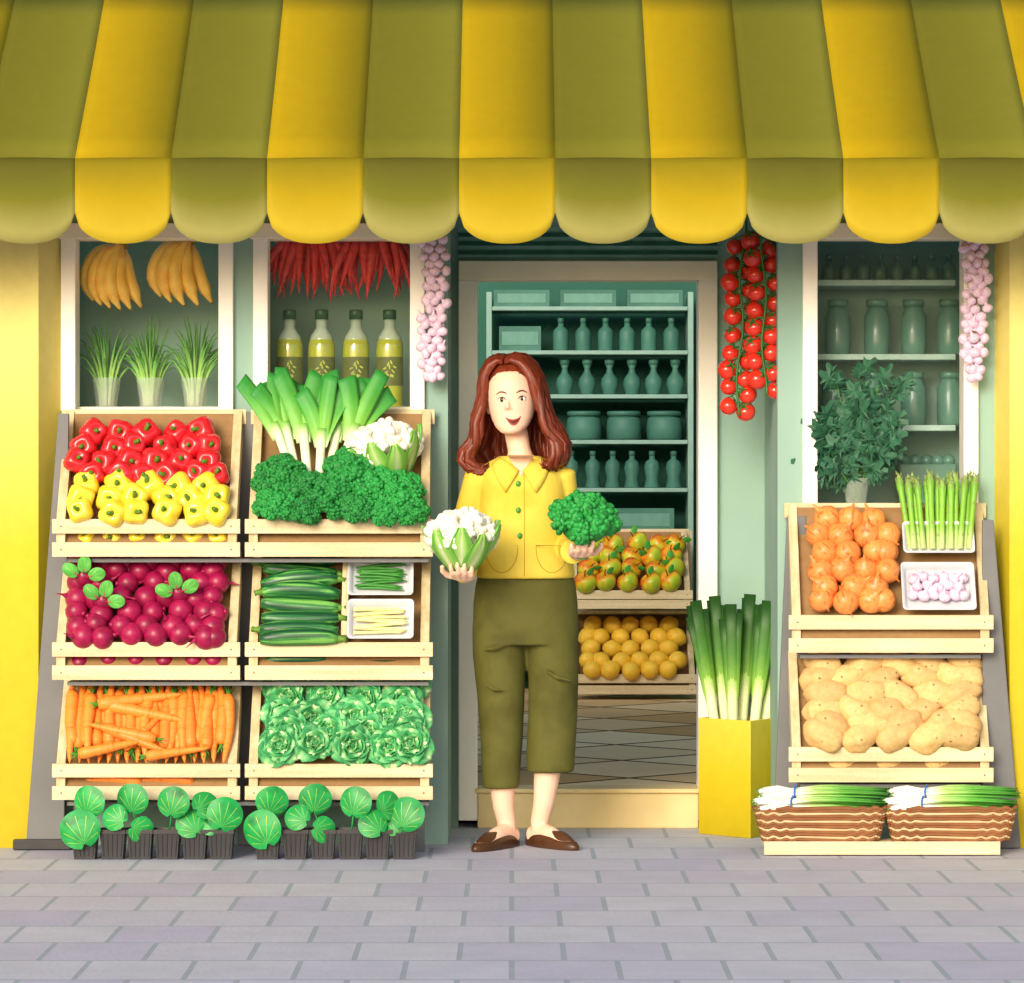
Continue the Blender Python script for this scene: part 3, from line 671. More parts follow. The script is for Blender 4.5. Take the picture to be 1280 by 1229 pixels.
for dx in (0,228):
    pot_seed([(100,1037,26,-20,-6),(112,1002,21,15,5)],107,dx,"black pot seedling with two round veined leaves")
    pot_seed([(144,1022,17,-60,-16)],142,dx,"black pot seedling with tilted round leaf")
    pot_seed([(166,999,21,5,5),(176,1037,17,100,-25)],176,dx,"black pot seedling with one upright leaf and one drooping leaf")
    pot_seed([(217,1003,21,10,0)],210,dx,"black pot seedling with a single upright round leaf")
    pot_seed([(238,1030,19,-40,-12),(257,1007,19,60,-34)],244,dx,"black pot seedling with two overlapping leaves")
    pot_seed([(281,1018,23,25,-5),(264,1032,14,-30,-20)],277,dx,"black pot seedling with broad round leaves")
# ================================================================ window displays
m_ban=mat('banana_skin',["FFC84A","FFD668","EDA436"],.45,scale=(9,9,9)); m_bt=mat('banana_crown',["7B6A22","9A842C"],.6)
def bananas(px,py,n,label,fl,wd):
    Y=.27; base=P(px,py,Y); r=root('banana_bunch',label,'bananas',base,'hanging banana bunches')
    for i in range(n):
        q=i/(n-1); a=(-80+wd*q)*fl; L_=.25-.03*q
        x=(-.012+.024*q)*fl; z=0; pts=[];rd=[]
        for k in range(12):
            s=k/11; pts.append((x,-.02-.045*math.sin(pi*q)-.01*math.sin(s*pi),z)); ang=rad(a)*(1-1.15*s)+fl*.55*s
            x+=math.sin(ang)*L_/11; z-=math.cos(ang)*L_/11
            rd.append(.024*(.32 if k==0 else .45 if k==1 else .85 if k==2 else 1 if k<9 else .8 if k==9 else .45 if k==10 else .22))
        b=B(); b.tube(pts,rd,6,0); e=Vector(pts[-1]); b.tube([e,e+(e-Vector(pts[-2])).normalized()*.007],[.006,.004],6,1); mk('banana',b,[m_ban,m_bt],r)
    b=B(); b.sph((0,-.02,.0),(.028,.018,.02),10,8); b.tube([(0,-.02,0),(0,0,.08),(0,0,.13)],[.014,.008,.004],8); mk('crown',b,m_bt,r)
bananas(152,308,6,"bunch of ripe yellow bananas hanging in shop window",1,82); bananas(236,303,5,"smaller bunch of ripe bananas hanging in window",1,88)
m_ch=mat('chilli_red',["D02420","E0362C","AA1414"],.25,coat=.3,scale=(20,20,20))
def chillis(px,label):
    Y=.27; base=P(px,296,Y); r=root('chilli_string',label,'chillies',base,'hanging red chilli strings')
    b=B(); b.tube([(0,0,.08),(0,0,-.03)],.005,6); mk('string',b,mat('twine',["6A5A30"],.8),r)
    for i in range(22):
        q=i/21; x0=-.085+.17*q+ru(-.01,.01); a=(-42+84*q)+ru(-12,12); L_=ru(.16,.23)
        pts=[];rd=[];x=x0;z=ru(-.02,.0);an=rad(a); cv=ru(-.8,.8)
        for k in range(9):
            s=k/8; pts.append((x,-.02*math.sin(i*1.7),z)); x+=math.sin(an)*L_/8; z-=math.cos(an)*L_/8; an+=-an*.16+cv*.1; rd.append(.0175*(1-s**1.8*.94)*(.6 if k==0 else 1))
        b=B(); b.tube(pts,rd,8); mk('chilli_pepper',b,m_ch,r)
chillis(384,"string of long dried red chillies hanging in window"); chillis(464,"second string of red chillies hanging beside bottles")
m_gr=mat('chive_blades',["DDE8C0","9ACC62","5A9C40","4A8832"],.5,by='t',vary=.1)
m_vase=glassmat('clear_vase_glass','D5E4DC',.22,.08)
def chives(px):
    Y=.28; base=P(px,510,Y); base.z=zl1+.001; r=root('chive_vase',"small glass vase filled with long green chives",'vase',base,'vases of chives')
    b=B(); b.lathe([(.036,0),(.037,.004),(.05,.1),(.0505,.102),(.048,.1),(.035,.006)],20); mk('vase',b,m_vase,r)
    b=B()
    for i in range(64):
        a=ru(0,2*pi); q=ru(0,1)**.8; sx=math.cos(a)*q; sy=math.sin(a)*q; H=ru(.24,.35)*(1-.12*q); pts=[];rd=[]
        for k in range(7):
            s=k/6; pts.append((sx*(.02+.115*s**1.8),sy*(.02+.05*s**2),.006+H*s-.10*q*s**4)); rd.append((.0068*(1-s**2)+.0006,.0014))
        b.tube(pts,rd,5,0,up=(1,.3,0))
    mk('blades',b,m_gr,r)
for x in (133,188,244): chives(x)
m_oil=mat('olive_oil_glass',["9AA626","B2BC38"],.12,coat=.6,scale=(2,2,2),spec=.6,vary=.05); m_lab=mat('bottle_label',["55602A","5F6A30"],.6); m_emb=mat('label_emblem',["A9B84A"],.6); m_neck=mat('bottle_neck_glass',["9FB8A4","B4C8B4"],.12,coat=.6); m_cap=mat('bottle_cap',["1F4A2E","285A38"],.35)
def oil():
    r=root('olive_oil_bottle',"olive oil bottle with dark cap and olive branch label",'bottle',group='olive oil bottles')
    b=B(); b.lathe([(.044,0),(.047,.006),(.047,.19),(.046,.22),(.038,.245),(.0215,.268),(.0195,.27)],28); mk('body',b,m_oil,r)
    b=B(); b.lathe([(.0465,.215),(.0382,.2465),(.0213,.2725),(.0195,.276),(.0195,.31)],24); mk('neck',b,m_neck,r)
    b=B(); b.lathe([(.0235,.305),(.0235,.335),(.021,.339)],20); mk('cap',b,m_cap,r)
    b=B()
    b.grid(lambda u,v:(.0478*math.sin((u-.5)*2.6),-.0478*math.cos((u-.5)*2.6),.075+.1*v),16,2)
    def on(a,z): return Vector((.0485*math.sin(a),-.0485*math.cos(a),z))
    for a,z,an in ((-.25,.12,40),(-.35,.135,60),(.0,.14,-10),(.25,.125,-40),(.35,.14,-60),(-.1,.15,20),(.12,.155,-25)):
        b.sph((0,0,0),(.003,.001,.009),8,5,1,M=Matrix.Translation(on(a,z))@RY(an))
    for a,z in ((-.15,.112),(.1,.11),(.22,.108)): b.sph(on(a,z),(.0045,.0015,.0055),8,6,1)
    mk('label',b,[m_lab,m_emb],r); return r
ob=oil()
for x in (362,402,445,487):
    p=P(x,510,.29); p.z=zl1; place(ob,p,RZ(ru(-6,6)),1.0)
m_jar=mat('jar_teal',["527F6F","5E8C7C"],.35,rand=.1,coat=.2,scale=(5,5,5)); m_jard=mat('jar_teal_deep',["37685A","487A6B"],.5,rand=.1,scale=(3,3,3),spec=.25)
def bottle(name,label,pr,m,cat,lid=None):
    h=pr[-1][1]; r=root(name,label,cat,group=name+'s on the shelves'); b=B(); b.lathe(pr,18); mk('body',b,m,r)
    rt=pr[-1][0]; b=B(); b.lathe([(rt*1.15,h+.001),(rt*1.18,h+.02),(rt*1.05,h+.024)],14); mk('lid',b,m,r); return r
jb=bottle('green_bottle',"small green glass bottle standing on window shelf",[(.02,0),(.0225,.004),(.0225,.05),(.018,.062),(.009,.072),(.008,.084)],m_jar,'bottle')
jj=bottle('green_jar',"tall green storage jar standing on window shelf",[(.034,0),(.04,.006),(.042,.04),(.042,.13),(.03,.155),(.03,.165)],m_jar,'jar')
shelfm=mat('window_shelf',["93B3A7","9EBCB1"],.5)
def wshelf(py):
    z=P(0,py,.4).z; b=B(); b.bb(x_(1003)+.052,x_(1222)-.052,.3,.578,z-.02,z); mk('window_shelf',b,shelfm,None,bev=.002,label="pale green shelf across the shop window",cat='shelf',group='window shelves'); return z
z1=wshelf(352); z2=wshelf(444); z3=wshelf(532)
for i in range(8):
    p=P(1036+i*21.5,0,.42); p.z=z1; place(jb,p,None,(1.05,1.05,.88))
for x in (1047,1096,1142,1187):
    p=P(x,0,.42); p.z=z2; place(jj,p,None,(1.08,1.08,1.03))
for x in (1042,1092,1142,1187):
    p=P(x,0,.45); p.z=z3; place(jj,p,None,(1.08,1.08,1.0))
bk=root('green_tub',"deep green tub of round fruit in the window",'tub',P(1158,630,.46)); bk.location.z=zl3
b=B(); b.bb(-.1,.1,-.05,.05,.0,.14); mk('tub_body',b,m_jar,bk,bev=.006)
for i in range(5):
    b=B(); b.sph((-.078+.039*i,0,.15),.024,12,8); mk('fruit',b,m_jar,bk)
m_pl=mat('oak_herb_leaf',["285840","346A4C","1D4632"],.55,scale=(20,20,20),vary=.2)
Y=.15; base=P(1070,630,Y); base.z=zl3
pl=root('herb_plant',"bushy dark green herb in a glass vase",'plant',base)
b=B(); b.lathe([(.034,0),(.035,.004),(.046,.088),(.0465,.09),(.044,.088),(.033,.006)],20); mk('vase',b,m_vase,pl)
b=B(); tips=[]
for i in range(34):
    a=ru(0,2*pi); q=ru(.1,1)**.7; e=Vector((math.cos(a)*q*.175,math.sin(a)*q*.06-.02,ru(.17,.46)-.08*q)); mid=Vector((e.x*.35,e.y*.35,e.z*.55)); s0=Vector((ru(-.015,.015),ru(-.015,.015),.01)); b.tube([s0,mid,e],[.0025,.0022,.001],5); tips.append((s0,mid,e))
mk('stems',b,m_stem,pl)
b=B()
lob=[(0,0),(.08,.14),(.32,.10),(.16,.26),(.46,.36),(.18,.46),(.38,.68),(.15,.68),(.08,1.0)]
poly=[(x,z) for x,z in lob]+[(-x,z) for x,z in lob[-1:0:-1]]
for (s0,mid,e) in tips:
    for k in range(12):
        q=ru(.35,1.05); p=(mid.lerp(e,(q-.35)/.65)) ; s=ru(.055,.09)
        M=Matrix.Translation(p)@RZ(ru(-40,40))@RY(math.degrees(math.atan2(e.x,e.z))+ru(-70,70))@RX(ru(-35,35))
        vs=[(0,-.006,.45*s)]+[(x*s*1.15,ru(-.004,.004),z*s) for x,z in poly]; n=len(poly)
        b.add(vs,[(0,1+j,1+(j+1)%n) for j in range(n)],0,False,None,M)
mk('foliage',b,m_pl,pl)
# ================================================================ hanging garlic and tomatoes
gme=mesh_of('garlic_bulb',garlicmesh(),[m_gar])
def braid(px,py0,py1,Y,label):
    base=P(px,py1,Y); r=root('garlic_braid',label,'garlic',base,'hanging garlic braids'); top=P(px,py0-45,Y)-base
    b=B(); b.tube([top,(0,0,.05)],.006,6); mk('cord',b,mat('straw_cord',["B9A984"],.8),r)
    y=py0; i=0
    while y<py1:
        for dx in ((-11,0,11) if i%2 else (-6,6)):
            wv=1.15 if y<py1-20 else .6; p=P(px+dx*wv+ru(-2,2)+3*math.sin(y*.04),y+ru(-2,2),Y-.022-ru(0,.014)*(1 if dx else 1.6))-base
            o=bpy.data.objects.new('garlic_bulb',gme); COL.objects.link(o); o.parent=r; o.location=p; o.rotation_euler=(ru(-.6,.4),ru(-1.1,1.1)+(.6 if dx<0 else -.6),0); s=ru(.85,1.1); o.scale=(s,s,s)
        y+=9.5; i+=1
braid(542,292,478,.06,"long braid of pink garlic hanging on green wall"); braid(1219,300,480,.06,"long braid of pink garlic hanging beside window")
m_tom=mat('tomato_skin',["D62A1C","E63C2A"],.18,coat=.5,scale=(12,12,12)); m_cal=mat('tomato_calyx',["2F6A2A","3C7C34"],.5)
bt_=B(); bt_.sph((0,0,0),(.034,.034,.032),18,12,0,None,lambda v:Vector((v.x,v.y,v.z-.12*math.exp(-(v.x**2+v.y**2)/.06)*(1 if v.z>0 else 0))))
for k in range(5): bt_.tube([(0,0,.028),Vector((math.cos(k*1.256)*.012,math.sin(k*1.256)*.012,.034)),Vector((math.cos(k*1.256)*.028,math.sin(k*1.256)*.028,.030))],[.0038,.0034,.0008],5,1)
tme=mesh_of('tomato',bt_,[m_tom,m_cal])
def vine(px,py0,py1,Y,sl,label,ph):
    base=P(px,py1,Y); r=root('tomato_vine',label,'tomatoes',base,'hanging tomato vines')
    cxf=lambda y: px+sl*(1-(y-py0)/(py1-py0))+3*math.sin(y*.05+ph)
    path=[P(cxf(y),y,Y-.045)-base for y in range(py0-44,py1-4,8)]
    b=B(); b.tube(path,.0042,6); 
    y=py0; items=[]; i=0
    while y<py1-4:
        sd=(-1,1)[i%2] if y<py1-14 else (-.7,.6)[i%2]
        xo=cxf(y); p=P(xo+sd*ru(10,13),y+ru(-2,2),Y-ru(.0,.03))-base; items.append((p,sd)); b.tube([P(xo,y-14,Y-.045)-base,P(xo+sd*5,y-13,Y-.04)-base,p+Vector((0,-.006,.03))],.0025,5)
        y+=11; i+=1
    mk('stem',b,m_cal,r)
    for p,sd in items:
        o=bpy.data.objects.new('tomato',tme); COL.objects.link(o); o.parent=r; o.location=p; o.rotation_euler=(ru(.4,1.1),-sd*ru(.1,.8),ru(-1,1)); s=ru(.88,1.04); o.scale=(s,s,s)
vine(922,308,530,.3,7,"long vine of ripe red tomatoes hanging by door",0); vine(956,300,502,.22,-2,"shorter vine of ripe red tomatoes hanging by door",2)
# ================================================================ leek box
bx=root('yellow_box',"tall mustard yellow box standing on the pavement",'box',(P(925,1040,.46).x,.46,0)); 
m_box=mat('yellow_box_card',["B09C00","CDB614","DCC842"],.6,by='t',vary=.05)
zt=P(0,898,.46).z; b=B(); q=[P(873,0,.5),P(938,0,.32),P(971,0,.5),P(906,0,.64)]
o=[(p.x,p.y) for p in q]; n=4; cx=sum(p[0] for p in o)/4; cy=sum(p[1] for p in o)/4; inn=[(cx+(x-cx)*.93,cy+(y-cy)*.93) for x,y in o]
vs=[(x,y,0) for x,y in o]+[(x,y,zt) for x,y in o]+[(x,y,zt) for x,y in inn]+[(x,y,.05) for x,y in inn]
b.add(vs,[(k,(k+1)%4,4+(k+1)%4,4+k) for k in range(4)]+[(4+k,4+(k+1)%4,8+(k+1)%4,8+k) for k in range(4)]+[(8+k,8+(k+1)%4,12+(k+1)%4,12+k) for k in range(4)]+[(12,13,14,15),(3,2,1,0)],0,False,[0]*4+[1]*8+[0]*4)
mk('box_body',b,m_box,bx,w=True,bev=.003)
for i,(xb_,xt,yt,Y) in enumerate(((901,869,756,.51),(910,894,750,.54),(917,914,760,.47),(925,938,748,.53),(938,960,756,.46),(948,984,746,.50))):
    A=P(xb_,950,Y); T=P(xt,yt,Y); d=(T-A); place(tl,A,RY(math.degrees(math.atan2(d.x,d.z)))@RZ(ru(-12,12)),(1,1,d.length/.58))
# ================================================================ baskets with spring onions
pal=root('wooden_pallet',"low pale wooden pallet under two wicker baskets",'pallet',P(1102,1060,-.19)); pal.location.z=0
b=B(); xa,xb=P(955,0,-.26).x,P(1250,0,-.26).x
b.bb(xa,xb,-.27,-.255,.004,.048); mk('front_board',b,m_wood,pal,w=True,bev=.002)
b=B(); b.bb(xa,xb,-.2545,-.13,.03,.046); mk('deck',b,m_wood,pal,w=True,bev=.002)
m_wk1=mat('wicker_brown',["7E4E2A","8E5C36"],.7,vary=.12); m_wk2=mat('wicker_cream',["D8BE94","CBAE80"],.7,vary=.1)
m_so=mat('spring_onion',["F7F6EE","F4F6E6","B4DA7C","5AA83A","2F7E2C"],.4,by='t',stops=[0,.3,.42,.65,1],vary=.1,rand=.1); m_blue=mat('blue_band',["2A6AB8"],.4)
def basket():
    r=root('wicker_basket',"brown and cream wicker basket of spring onions",'basket',group='wicker baskets')
    b=B(); H=.105
    for i in range(13):
        q=i/12; hx=.19+.027*q; hy=.05+.01*q; z=.004+H*q; pts=[]; n=84
        for k in range(n+1):
            a=2*pi*k/n; c=math.cos(a);d=math.sin(a); x=hx*math.copysign(abs(c)**.35,c); y=hy*math.copysign(abs(d)**.35,d)
            wv=.0022*math.sin(a*26+i*pi); pts.append((x*(1+wv/hx),y+wv*(1 if d>0 else -1),z+.0035*math.sin(x*150)))
        b.tube(pts,(.0058 if i%3!=1 else .0046) if i<12 else .007,6,1 if i%3==1 else 0)
    mk('weave',b,[m_wk1,m_wk2],r); b=B(); b.bb(-.18,.18,-.045,.045,.002,.008); mk('bottom',b,m_wk1,r); return r
bs=basket()
for x in (1025,1187): 
    p=P(x,0,-.2); p.z=.047; place(bs,p,None,1)
def sob(n,sd):
    r=root('spring_onion_bunch',"bunch of white and green spring onions with blue band",'spring onions',group='bunches of spring onions')
    b=B()
    for i in range(n):
        yy=ru(-.03,.03); zz=ru(0,.036); e=ru(-.012,.012); pts=[];rd=[]
        for k in range(10):
            s=k/9; pinch=1-.35*math.exp(-((s-.26)/.08)**2); pts.append((-.215+.43*s+e,yy*pinch+ru(-.001,.001),zz*pinch+.006*math.sin(s*3)-.012*s*s)); rd.append([.007,.0115,.0075,.006,.006,.007,(.0095,.005),(.011,.004),(.01,.0035),(.006,.002)][k])
        b.tube(pts,rd,8,0,up=(0,1,0))
        for k in range(5): b.tube([(-.215+e,yy,zz),(-.228+e,yy+ru(-.008,.008),zz+ru(-.008,.008))],[.001,.0005],4)
    mk('stalks',b,m_so,r); b=B()
    c=[(-.1,.032*math.cos(a),.016+.028*math.sin(a)) for a in [2*pi*k/20 for k in range(21)]]; b.tube([Vector(p)+Vector((.006*math.sin(i*.5),0,0)) for i,p in enumerate(c)],.0035,6); mk('band',b,m_blue,r); return r
sb=[sob(14,1),sob(14,2)]
for x in (1027,1190):
    p=P(x,0,-.225); p.z=.152; place(sb[0],p,RY(-1)@RZ(1),.98); p=P(x+4,0,-.18); p.z=.187; place(sb[1],p,RY(-2)@RZ(-2),.96)
# ================================================================ interior shelving
sh=root('shelving_unit',"tall green shelving unit with glassware inside shop",'shelves',P(738,860,7.2)); sh.location.z=FZ
m_sh=mat('shelf_green',["7A9E92","86A99D"],.5,vary=.05); zs=[]
xa,xb=P(608,0,7.1).x,P(866,0,7.1).x
for xx in (xa,xb-.03):
    b=B(); b.bb(xx,xx+.03,7.02,7.34,FZ,P(0,366,7.1).z); mk('upright',b,m_sh,sh,w=True,bev=.003)
for py in (383,438,493,550,610,665,740,815):
    z=P(0,py,7.0).z; b=B(); b.bb(xa+.031,xb-.031,7.01,7.34,z-.022,z); mk('shelf_board',b,m_sh,sh,w=True,bev=.003); zs.append(z)
def T(o,px,z,Y=7.1,s=1): p=P(px,0,Y); p.z=z; return place(o,p,None,s)
ib=bottle('shelf_bottle',"green glass bottle on interior shelf",[(.034,0),(.037,.006),(.037,.085),(.03,.102),(.014,.115),(.013,.13)],m_jard,'bottle')
ic=bottle('shelf_carafe',"waisted green glass carafe on interior shelf",[(.028,0),(.032,.005),(.045,.05),(.04,.08),(.018,.11),(.014,.13),(.022,.15)],m_jard,'carafe')
ip=bottle('shelf_pot',"wide green lidded pot on interior shelf",[(.07,0),(.082,.01),(.085,.06),(.08,.1),(.07,.115)],m_jard,'pot')
it=bottle('shelf_flask',"tall green flask on interior shelf",[(.036,0),(.04,.006),(.03,.05),(.04,.1),(.032,.13),(.014,.145),(.014,.16)],m_jard,'flask')
b=B(); b.bb(-.15,.15,-.06,.06,0,.09,0); b.bb(-.13,.13,-.063,-.06,.02,.07,1); bxs=mk('storage_box',b,[m_jard,mat('box_label_green',["5A8C7C"],.5)],bev=.004,label="green storage box standing on interior shelf",cat='box',group='storage boxes on the shelves')
for x in (652,735,818): T(bxs,x,zs[0])
T(bxs,650,zs[1],7.1,(.75,1,1.45))
for x in (701,729,757,784,811,839): T(ib,x,zs[1],7.1,1.15)
for x in (630,655,706,734,762,790,817,844): T(ic,x,zs[2],7.1,1.08)
for x in (640,730,780,830): T(ip,x,zs[3],7.1,1.12)
for x in (625,648,714,741,766,790,815,842): T(it,x,zs[4],7.1,1.08)
T(bxs,802,zs[5],7.1,(1.15,1,1.4)); T(bxs,640,zs[5],7.1,(.8,1,1.2))
for x in (624,650): T(ip,x,zs[6],7.1,.8)
# ================================================================ person
m_skin=mat('skin',["F5C6A8","F9D0B6"],.5,scale=(6,6,6),vary=.02); m_hair=mat('auburn_hair',["62220F","7A3018","4C1A0B"],.42,scale=(60,60,5),vary=.15)
m_jk=mat('yellow_jacket',["D8BC38","E4CA4C","CEAF28"],.75,scale=(4,4,4),vary=.05,bump=.12,bscale=300); m_tr2=mat('olive_trousers',["504E1A","5A5920","444212"],.8,scale=(5,5,5),vary=.07,bump=.12,bscale=300)
m_shoe=mat('brown_leather',["42280F","523420"],.35)
PY=.02
person=root('person',"woman in yellow jacket and olive trousers holding cauliflower and broccoli",'person',(P(657,1060,0).x,0,0))
def X(px,Y=0): return P(px,0,Y).x
def Z(py,Y=0): return P(0,py,Y).z
def remesh(b,vox,it=3):
    me=mesh_of('tmp',b,[]); o=bpy.data.objects.new('tmp',me); COL.objects.link(o)
    q=o.modifiers.new('r','REMESH'); q.mode='VOXEL'; q.voxel_size=vox; q.use_smooth_shade=True
    q=o.modifiers.new('m','SMOOTH'); q.factor=.5; q.iterations=it
    dg=bpy.context.evaluated_depsgraph_get(); dg.update(); me2=bpy.data.meshes.new_from_object(o.evaluated_get(dg)); bpy.data.objects.remove(o); 
    me2.polygons.foreach_set('use_smooth',[True]*len(me2.polygons)); return me2
def mo(name,me,m,parent):
    me.name=name; me.materials.clear(); me.materials.append(m); o=bpy.data.objects.new(name,me); COL.objects.link(o); o.parent=parent; o.location=-parent.location; return o
body=B()
HM=Matrix.Translation((X(643,PY),PY-.005,Z(543)))@RZ(-10)@RY(-4)@Matrix.Diagonal((.97,.96,.96,1))
hs_=[(0,.020,-.080,-.04),(.008,.038,-.090,-.015),(.026,.056,-.094,.02),(.055,.071,-.096,.06),(.09,.080,-.096,.085),(.122,.084,-.095,.095),(.152,.085,-.096,.10),(.185,.081,-.092,.10),(.215,.068,-.075,.088),(.235,.047,-.048,.062),(.247,.018,-.01,.025)]
body.loft([(0,(f+k)/2,z,h,(k-f)/2) for z,h,f,k in hs_],30,ex=2.05,M=HM)
body.M=HM
body.tube([(0,-.091,.124),(0,-.097,.110),(0,-.105,.093),(0,-.102,.087)],[(.005,.005),(.006,.007),(.008,.008),(.007,.005)],10)
for s_ in (-1,1):
    body.sph((s_*.008,-.098,.088),(.005,.006,.0045),8,6); body.sph((s_*.087,.008,.105),(.008,.018,.03),10,8)
body.M=Matrix()
nk=HM@Vector((0,.02,.03)); cx=X(654)
body.tube([nk+Vector((0,0,.03)),nk,(X(649),.03,Z(562)),(X(651),.03,Z(578)),(X(653),.03,Z(590))],[.042,.040,.039,.05,.08],16)
body.loft([(cx,.03,Z(y),hx,hy) for y,hx,hy in ((780,.15,.09),(740,.155,.095),(700,.14,.09),(655,.13,.08),(615,.138,.085),(590,.14,.075),(578,.095,.06),(572,.055,.045))],24)
LA=[(X(598),.03,Z(597)),(X(586),.04,Z(640)),(X(581),.05,Z(696)),(X(581,-.15),-.12,Z(712,-.15)),(X(583,-.3),-.27,Z(721,-.3))]
RA=[(X(702),.03,Z(595)),(X(707),.045,Z(640)),(X(711),.05,Z(680)),(X(716,-.15),-.12,Z(688,-.15)),(X(722,-.3),-.26,Z(692,-.3))]
for A in (LA,RA): body.tube(A,[.042,.036,.034,.028,.023],14)
def hand(b,Wp,D,N,T,curl=1.0,spread=.0):
    D=Vector(D).normalized(); N=Vector(N); N=(N-D*N.dot(D)).normalized(); T=Vector(T); T=(T-D*T.dot(D)-N*T.dot(N)).normalized(); Wp=Vector(Wp)
    b.tube([Wp-D*.012,Wp+D*.02,Wp+D*.055,Wp+D*.085],[(.025,.017),(.033,.016),(.039,.014),(.038,.012)],14,up=T)
    for i,(o,L_) in enumerate(((.029,.068),(.0095,.076),(-.0095,.071),(-.028,.056))):
        p=Wp+D*(.075-abs(o)*.15)+T*o; pts=[p]; a=.12*curl; d=D; seg=(.25,.42,.32,.26)
        for k,s in enumerate(seg):
            dd=(D*math.cos(a)+N*math.sin(a)+T*o*spread*8).normalized(); p=p+dd*L_*s; pts.append(p); a+=(.38,.5,.42,.2)[k]*curl
        b.tube(pts,[.0095,.0092,.0085,.008,.0062],9)
    p=Wp+D*.022+T*.026; q=p+(D*.45+T*.85+N*.15).normalized()*.036; r2=q+(D*.75+T*.45+N*.5).normalized()*.03; r3=r2+(D*.7+T*.0+N*.8).normalized()*.024
    b.tube([p-T*.012,p,q,r2,r3],[.013,.0135,.0115,.0098,.0075],9)
WL=Vector(LA[-1]); WR=Vector(RA[-1])
hand(body,WL,(-.12,-1,-.02),(0,0,1),(-1,0,0),.9,.35); hand(body,WR,(.1,-1,-.02),(0,0,1),(1,0,0),.9,.35)
LL=[(X(628),.03,Z(770)),(X(627),.03,Z(870)),(X(627),.035,Z(960)),(X(629),.04,Z(1010)),(X(633),.045,.085),(X(633),.04,.05)]
RL=[(X(690),.03,Z(770)),(X(690),.03,Z(870)),(X(686),.035,Z(950)),(X(680),.045,Z(1005)),(X(675),.06,.085),(X(676),.055,.05)]
for A in (LL,RL): body.tube(A,[.075,.055,.05,.036,.032,.033],16)
def foot(h,t):
    h=Vector(h);t=Vector(t); return [h+(t-h)*q for q in (0,.25,.5,.75,1)]
fl_=((X(643),.07,0),(X(597,-.12),-.13,0)); fr_=((X(664),.085,0),(X(716,-.1),-.08,0))
for (h,t),A in ((fl_,LL),(fr_,RL)):
    p=foot(h,t); z=[.035,.045,.042,.028,.02]; body.tube([a+Vector((0,0,zz)) for a,zz in zip(p,z)],[(.024,.03),(.028,.038),(.030,.03),(.032,.018),(.018,.012)],14,up=(1,.3,0))
bme=remesh(body,.0042,3); bod=mo('body',bme,m_skin,person)
for (h,t) in (fl_,fr_):
    b=B(); h=Vector(h);t=Vector(t); d=(t-h).normalized(); sd=Vector((-d.y,d.x,0)); n=26
    def outl(a,k=1.0):
        c=math.cos(a);s=math.sin(a); L_=(t-h).length*.5+.022; wdt=.034+.005*c; m=(h+t)/2; return m+d*c*L_*k+sd*s*wdt*k
    vs=[];fs=[]
    for i in range(6):
        for j in range(n):
            a=2*pi*j/n; c=math.cos(a)
            top=.05-.02*max(0,c)-.006*(1-abs(c)) if c<.55 else .03
            zz=[0,.003,.012,.55*top,.85*top,top][i]; kk=[.98,1.03,1.03,1.02,.96,.86][i]
            p=outl(a,kk); vs.append((p.x,p.y,zz))
    for i in range(5):
        for j in range(n):
            a_=i*n+j;b_=i*n+(j+1)%n; fs.append((a_,b_,b_+n,a_+n))
    b.add(vs,fs); 
    def cap(u,v):
        a=(u-.5)*2.3; p=outl(a,.86); q=outl((u-.5)*3.0,.32); r_=p.lerp(q,v); z0=.05-.02*max(0,math.cos(a)) if math.cos(a)<.55 else .03
        return (r_.x,r_.y,z0+(.060-z0)*math.sin(v*pi/2))
    b.grid(cap,14,5); mk('shoe',b,m_shoe,person,w=True,solid=.003,sub=1)
b=B()
b.loft([(X(657),.03,Z(y),hx,hy) for y,hx,hy in ((806,.172,.108),(780,.178,.116),(755,.177,.12),(735,.171,.119),(716,.160,.112))],36,ex=2.2)
def leg(secs): b.loft([(X(c),.03,Z(y),h*.00269,h*.00269*q) for y,c,h,q in secs],26)
leg([(986,626,23,1.0),(975,626,24,1.0),(920,627,27,1.0),(870,626,30,1.0),(820,624,33.5,1.05),(785,624,34,1.1),(760,626,33,1.1)])
leg([(966,688,30,.85),(950,688,31,.88),(900,691,31,.92),(850,692,31.5,1.0),(810,690,33,1.05),(785,690,34,1.1),(760,688,34,1.1)])
for (xa_,ya,xb_,yb_) in ((602,812,640,800),(604,852,630,862),(680,836,714,850)):
    b.tube([(X(xa_),-.068,Z(ya)),(X((xa_+xb_)/2),-.074,Z((ya+yb_)/2+3)),(X(xb_),-.068,Z(yb_))],[.004,.010,.004],8)
tme2=remesh(b,.0055,10); tro=mo('trousers',tme2,m_tr2,person)
b=B()
b.loft([(X(c),.03,Z(y),hx,hy) for y,c,hx,hy in ((723,657,.166,.136),(716,657,.167,.136),(690,656,.160,.131),(650,654,.150,.123),(618,653,.150,.12),(600,652,.150,.108),(587,651,.138,.092),(577,650,.105,.075),(570,650,.068,.058))],36,ex=2.2)
b.tube([Vector(LA[0])+Vector((.035,0,.0)),LA[0],LA[1],LA[2],Vector(LA[2])+Vector((0,-.06,-.01)),Vector(LA[3])+Vector((0,-.07,-.003))],[.050,.051,.048,.047,.044,.040],18)
b.tube([Vector(RA[0])+Vector((-.035,0,.0)),RA[0],RA[1],RA[2],Vector(RA[2])+Vector((0,-.06,-.004)),Vector(RA[3])+Vector((0,-.07,-.002))],[.050,.051,.048,.047,.044,.040],18)
jme=remesh(b,.005,6); jac=mo('jacket',jme,m_jk,person)
bv=BVHTree.FromPolygons([v.co for v in jme.vertices],[p.vertices for p in jme.polygons]); hv=BVHTree.FromPolygons([v.co for v in bme.vertices],[p.vertices for p in bme.polygons])
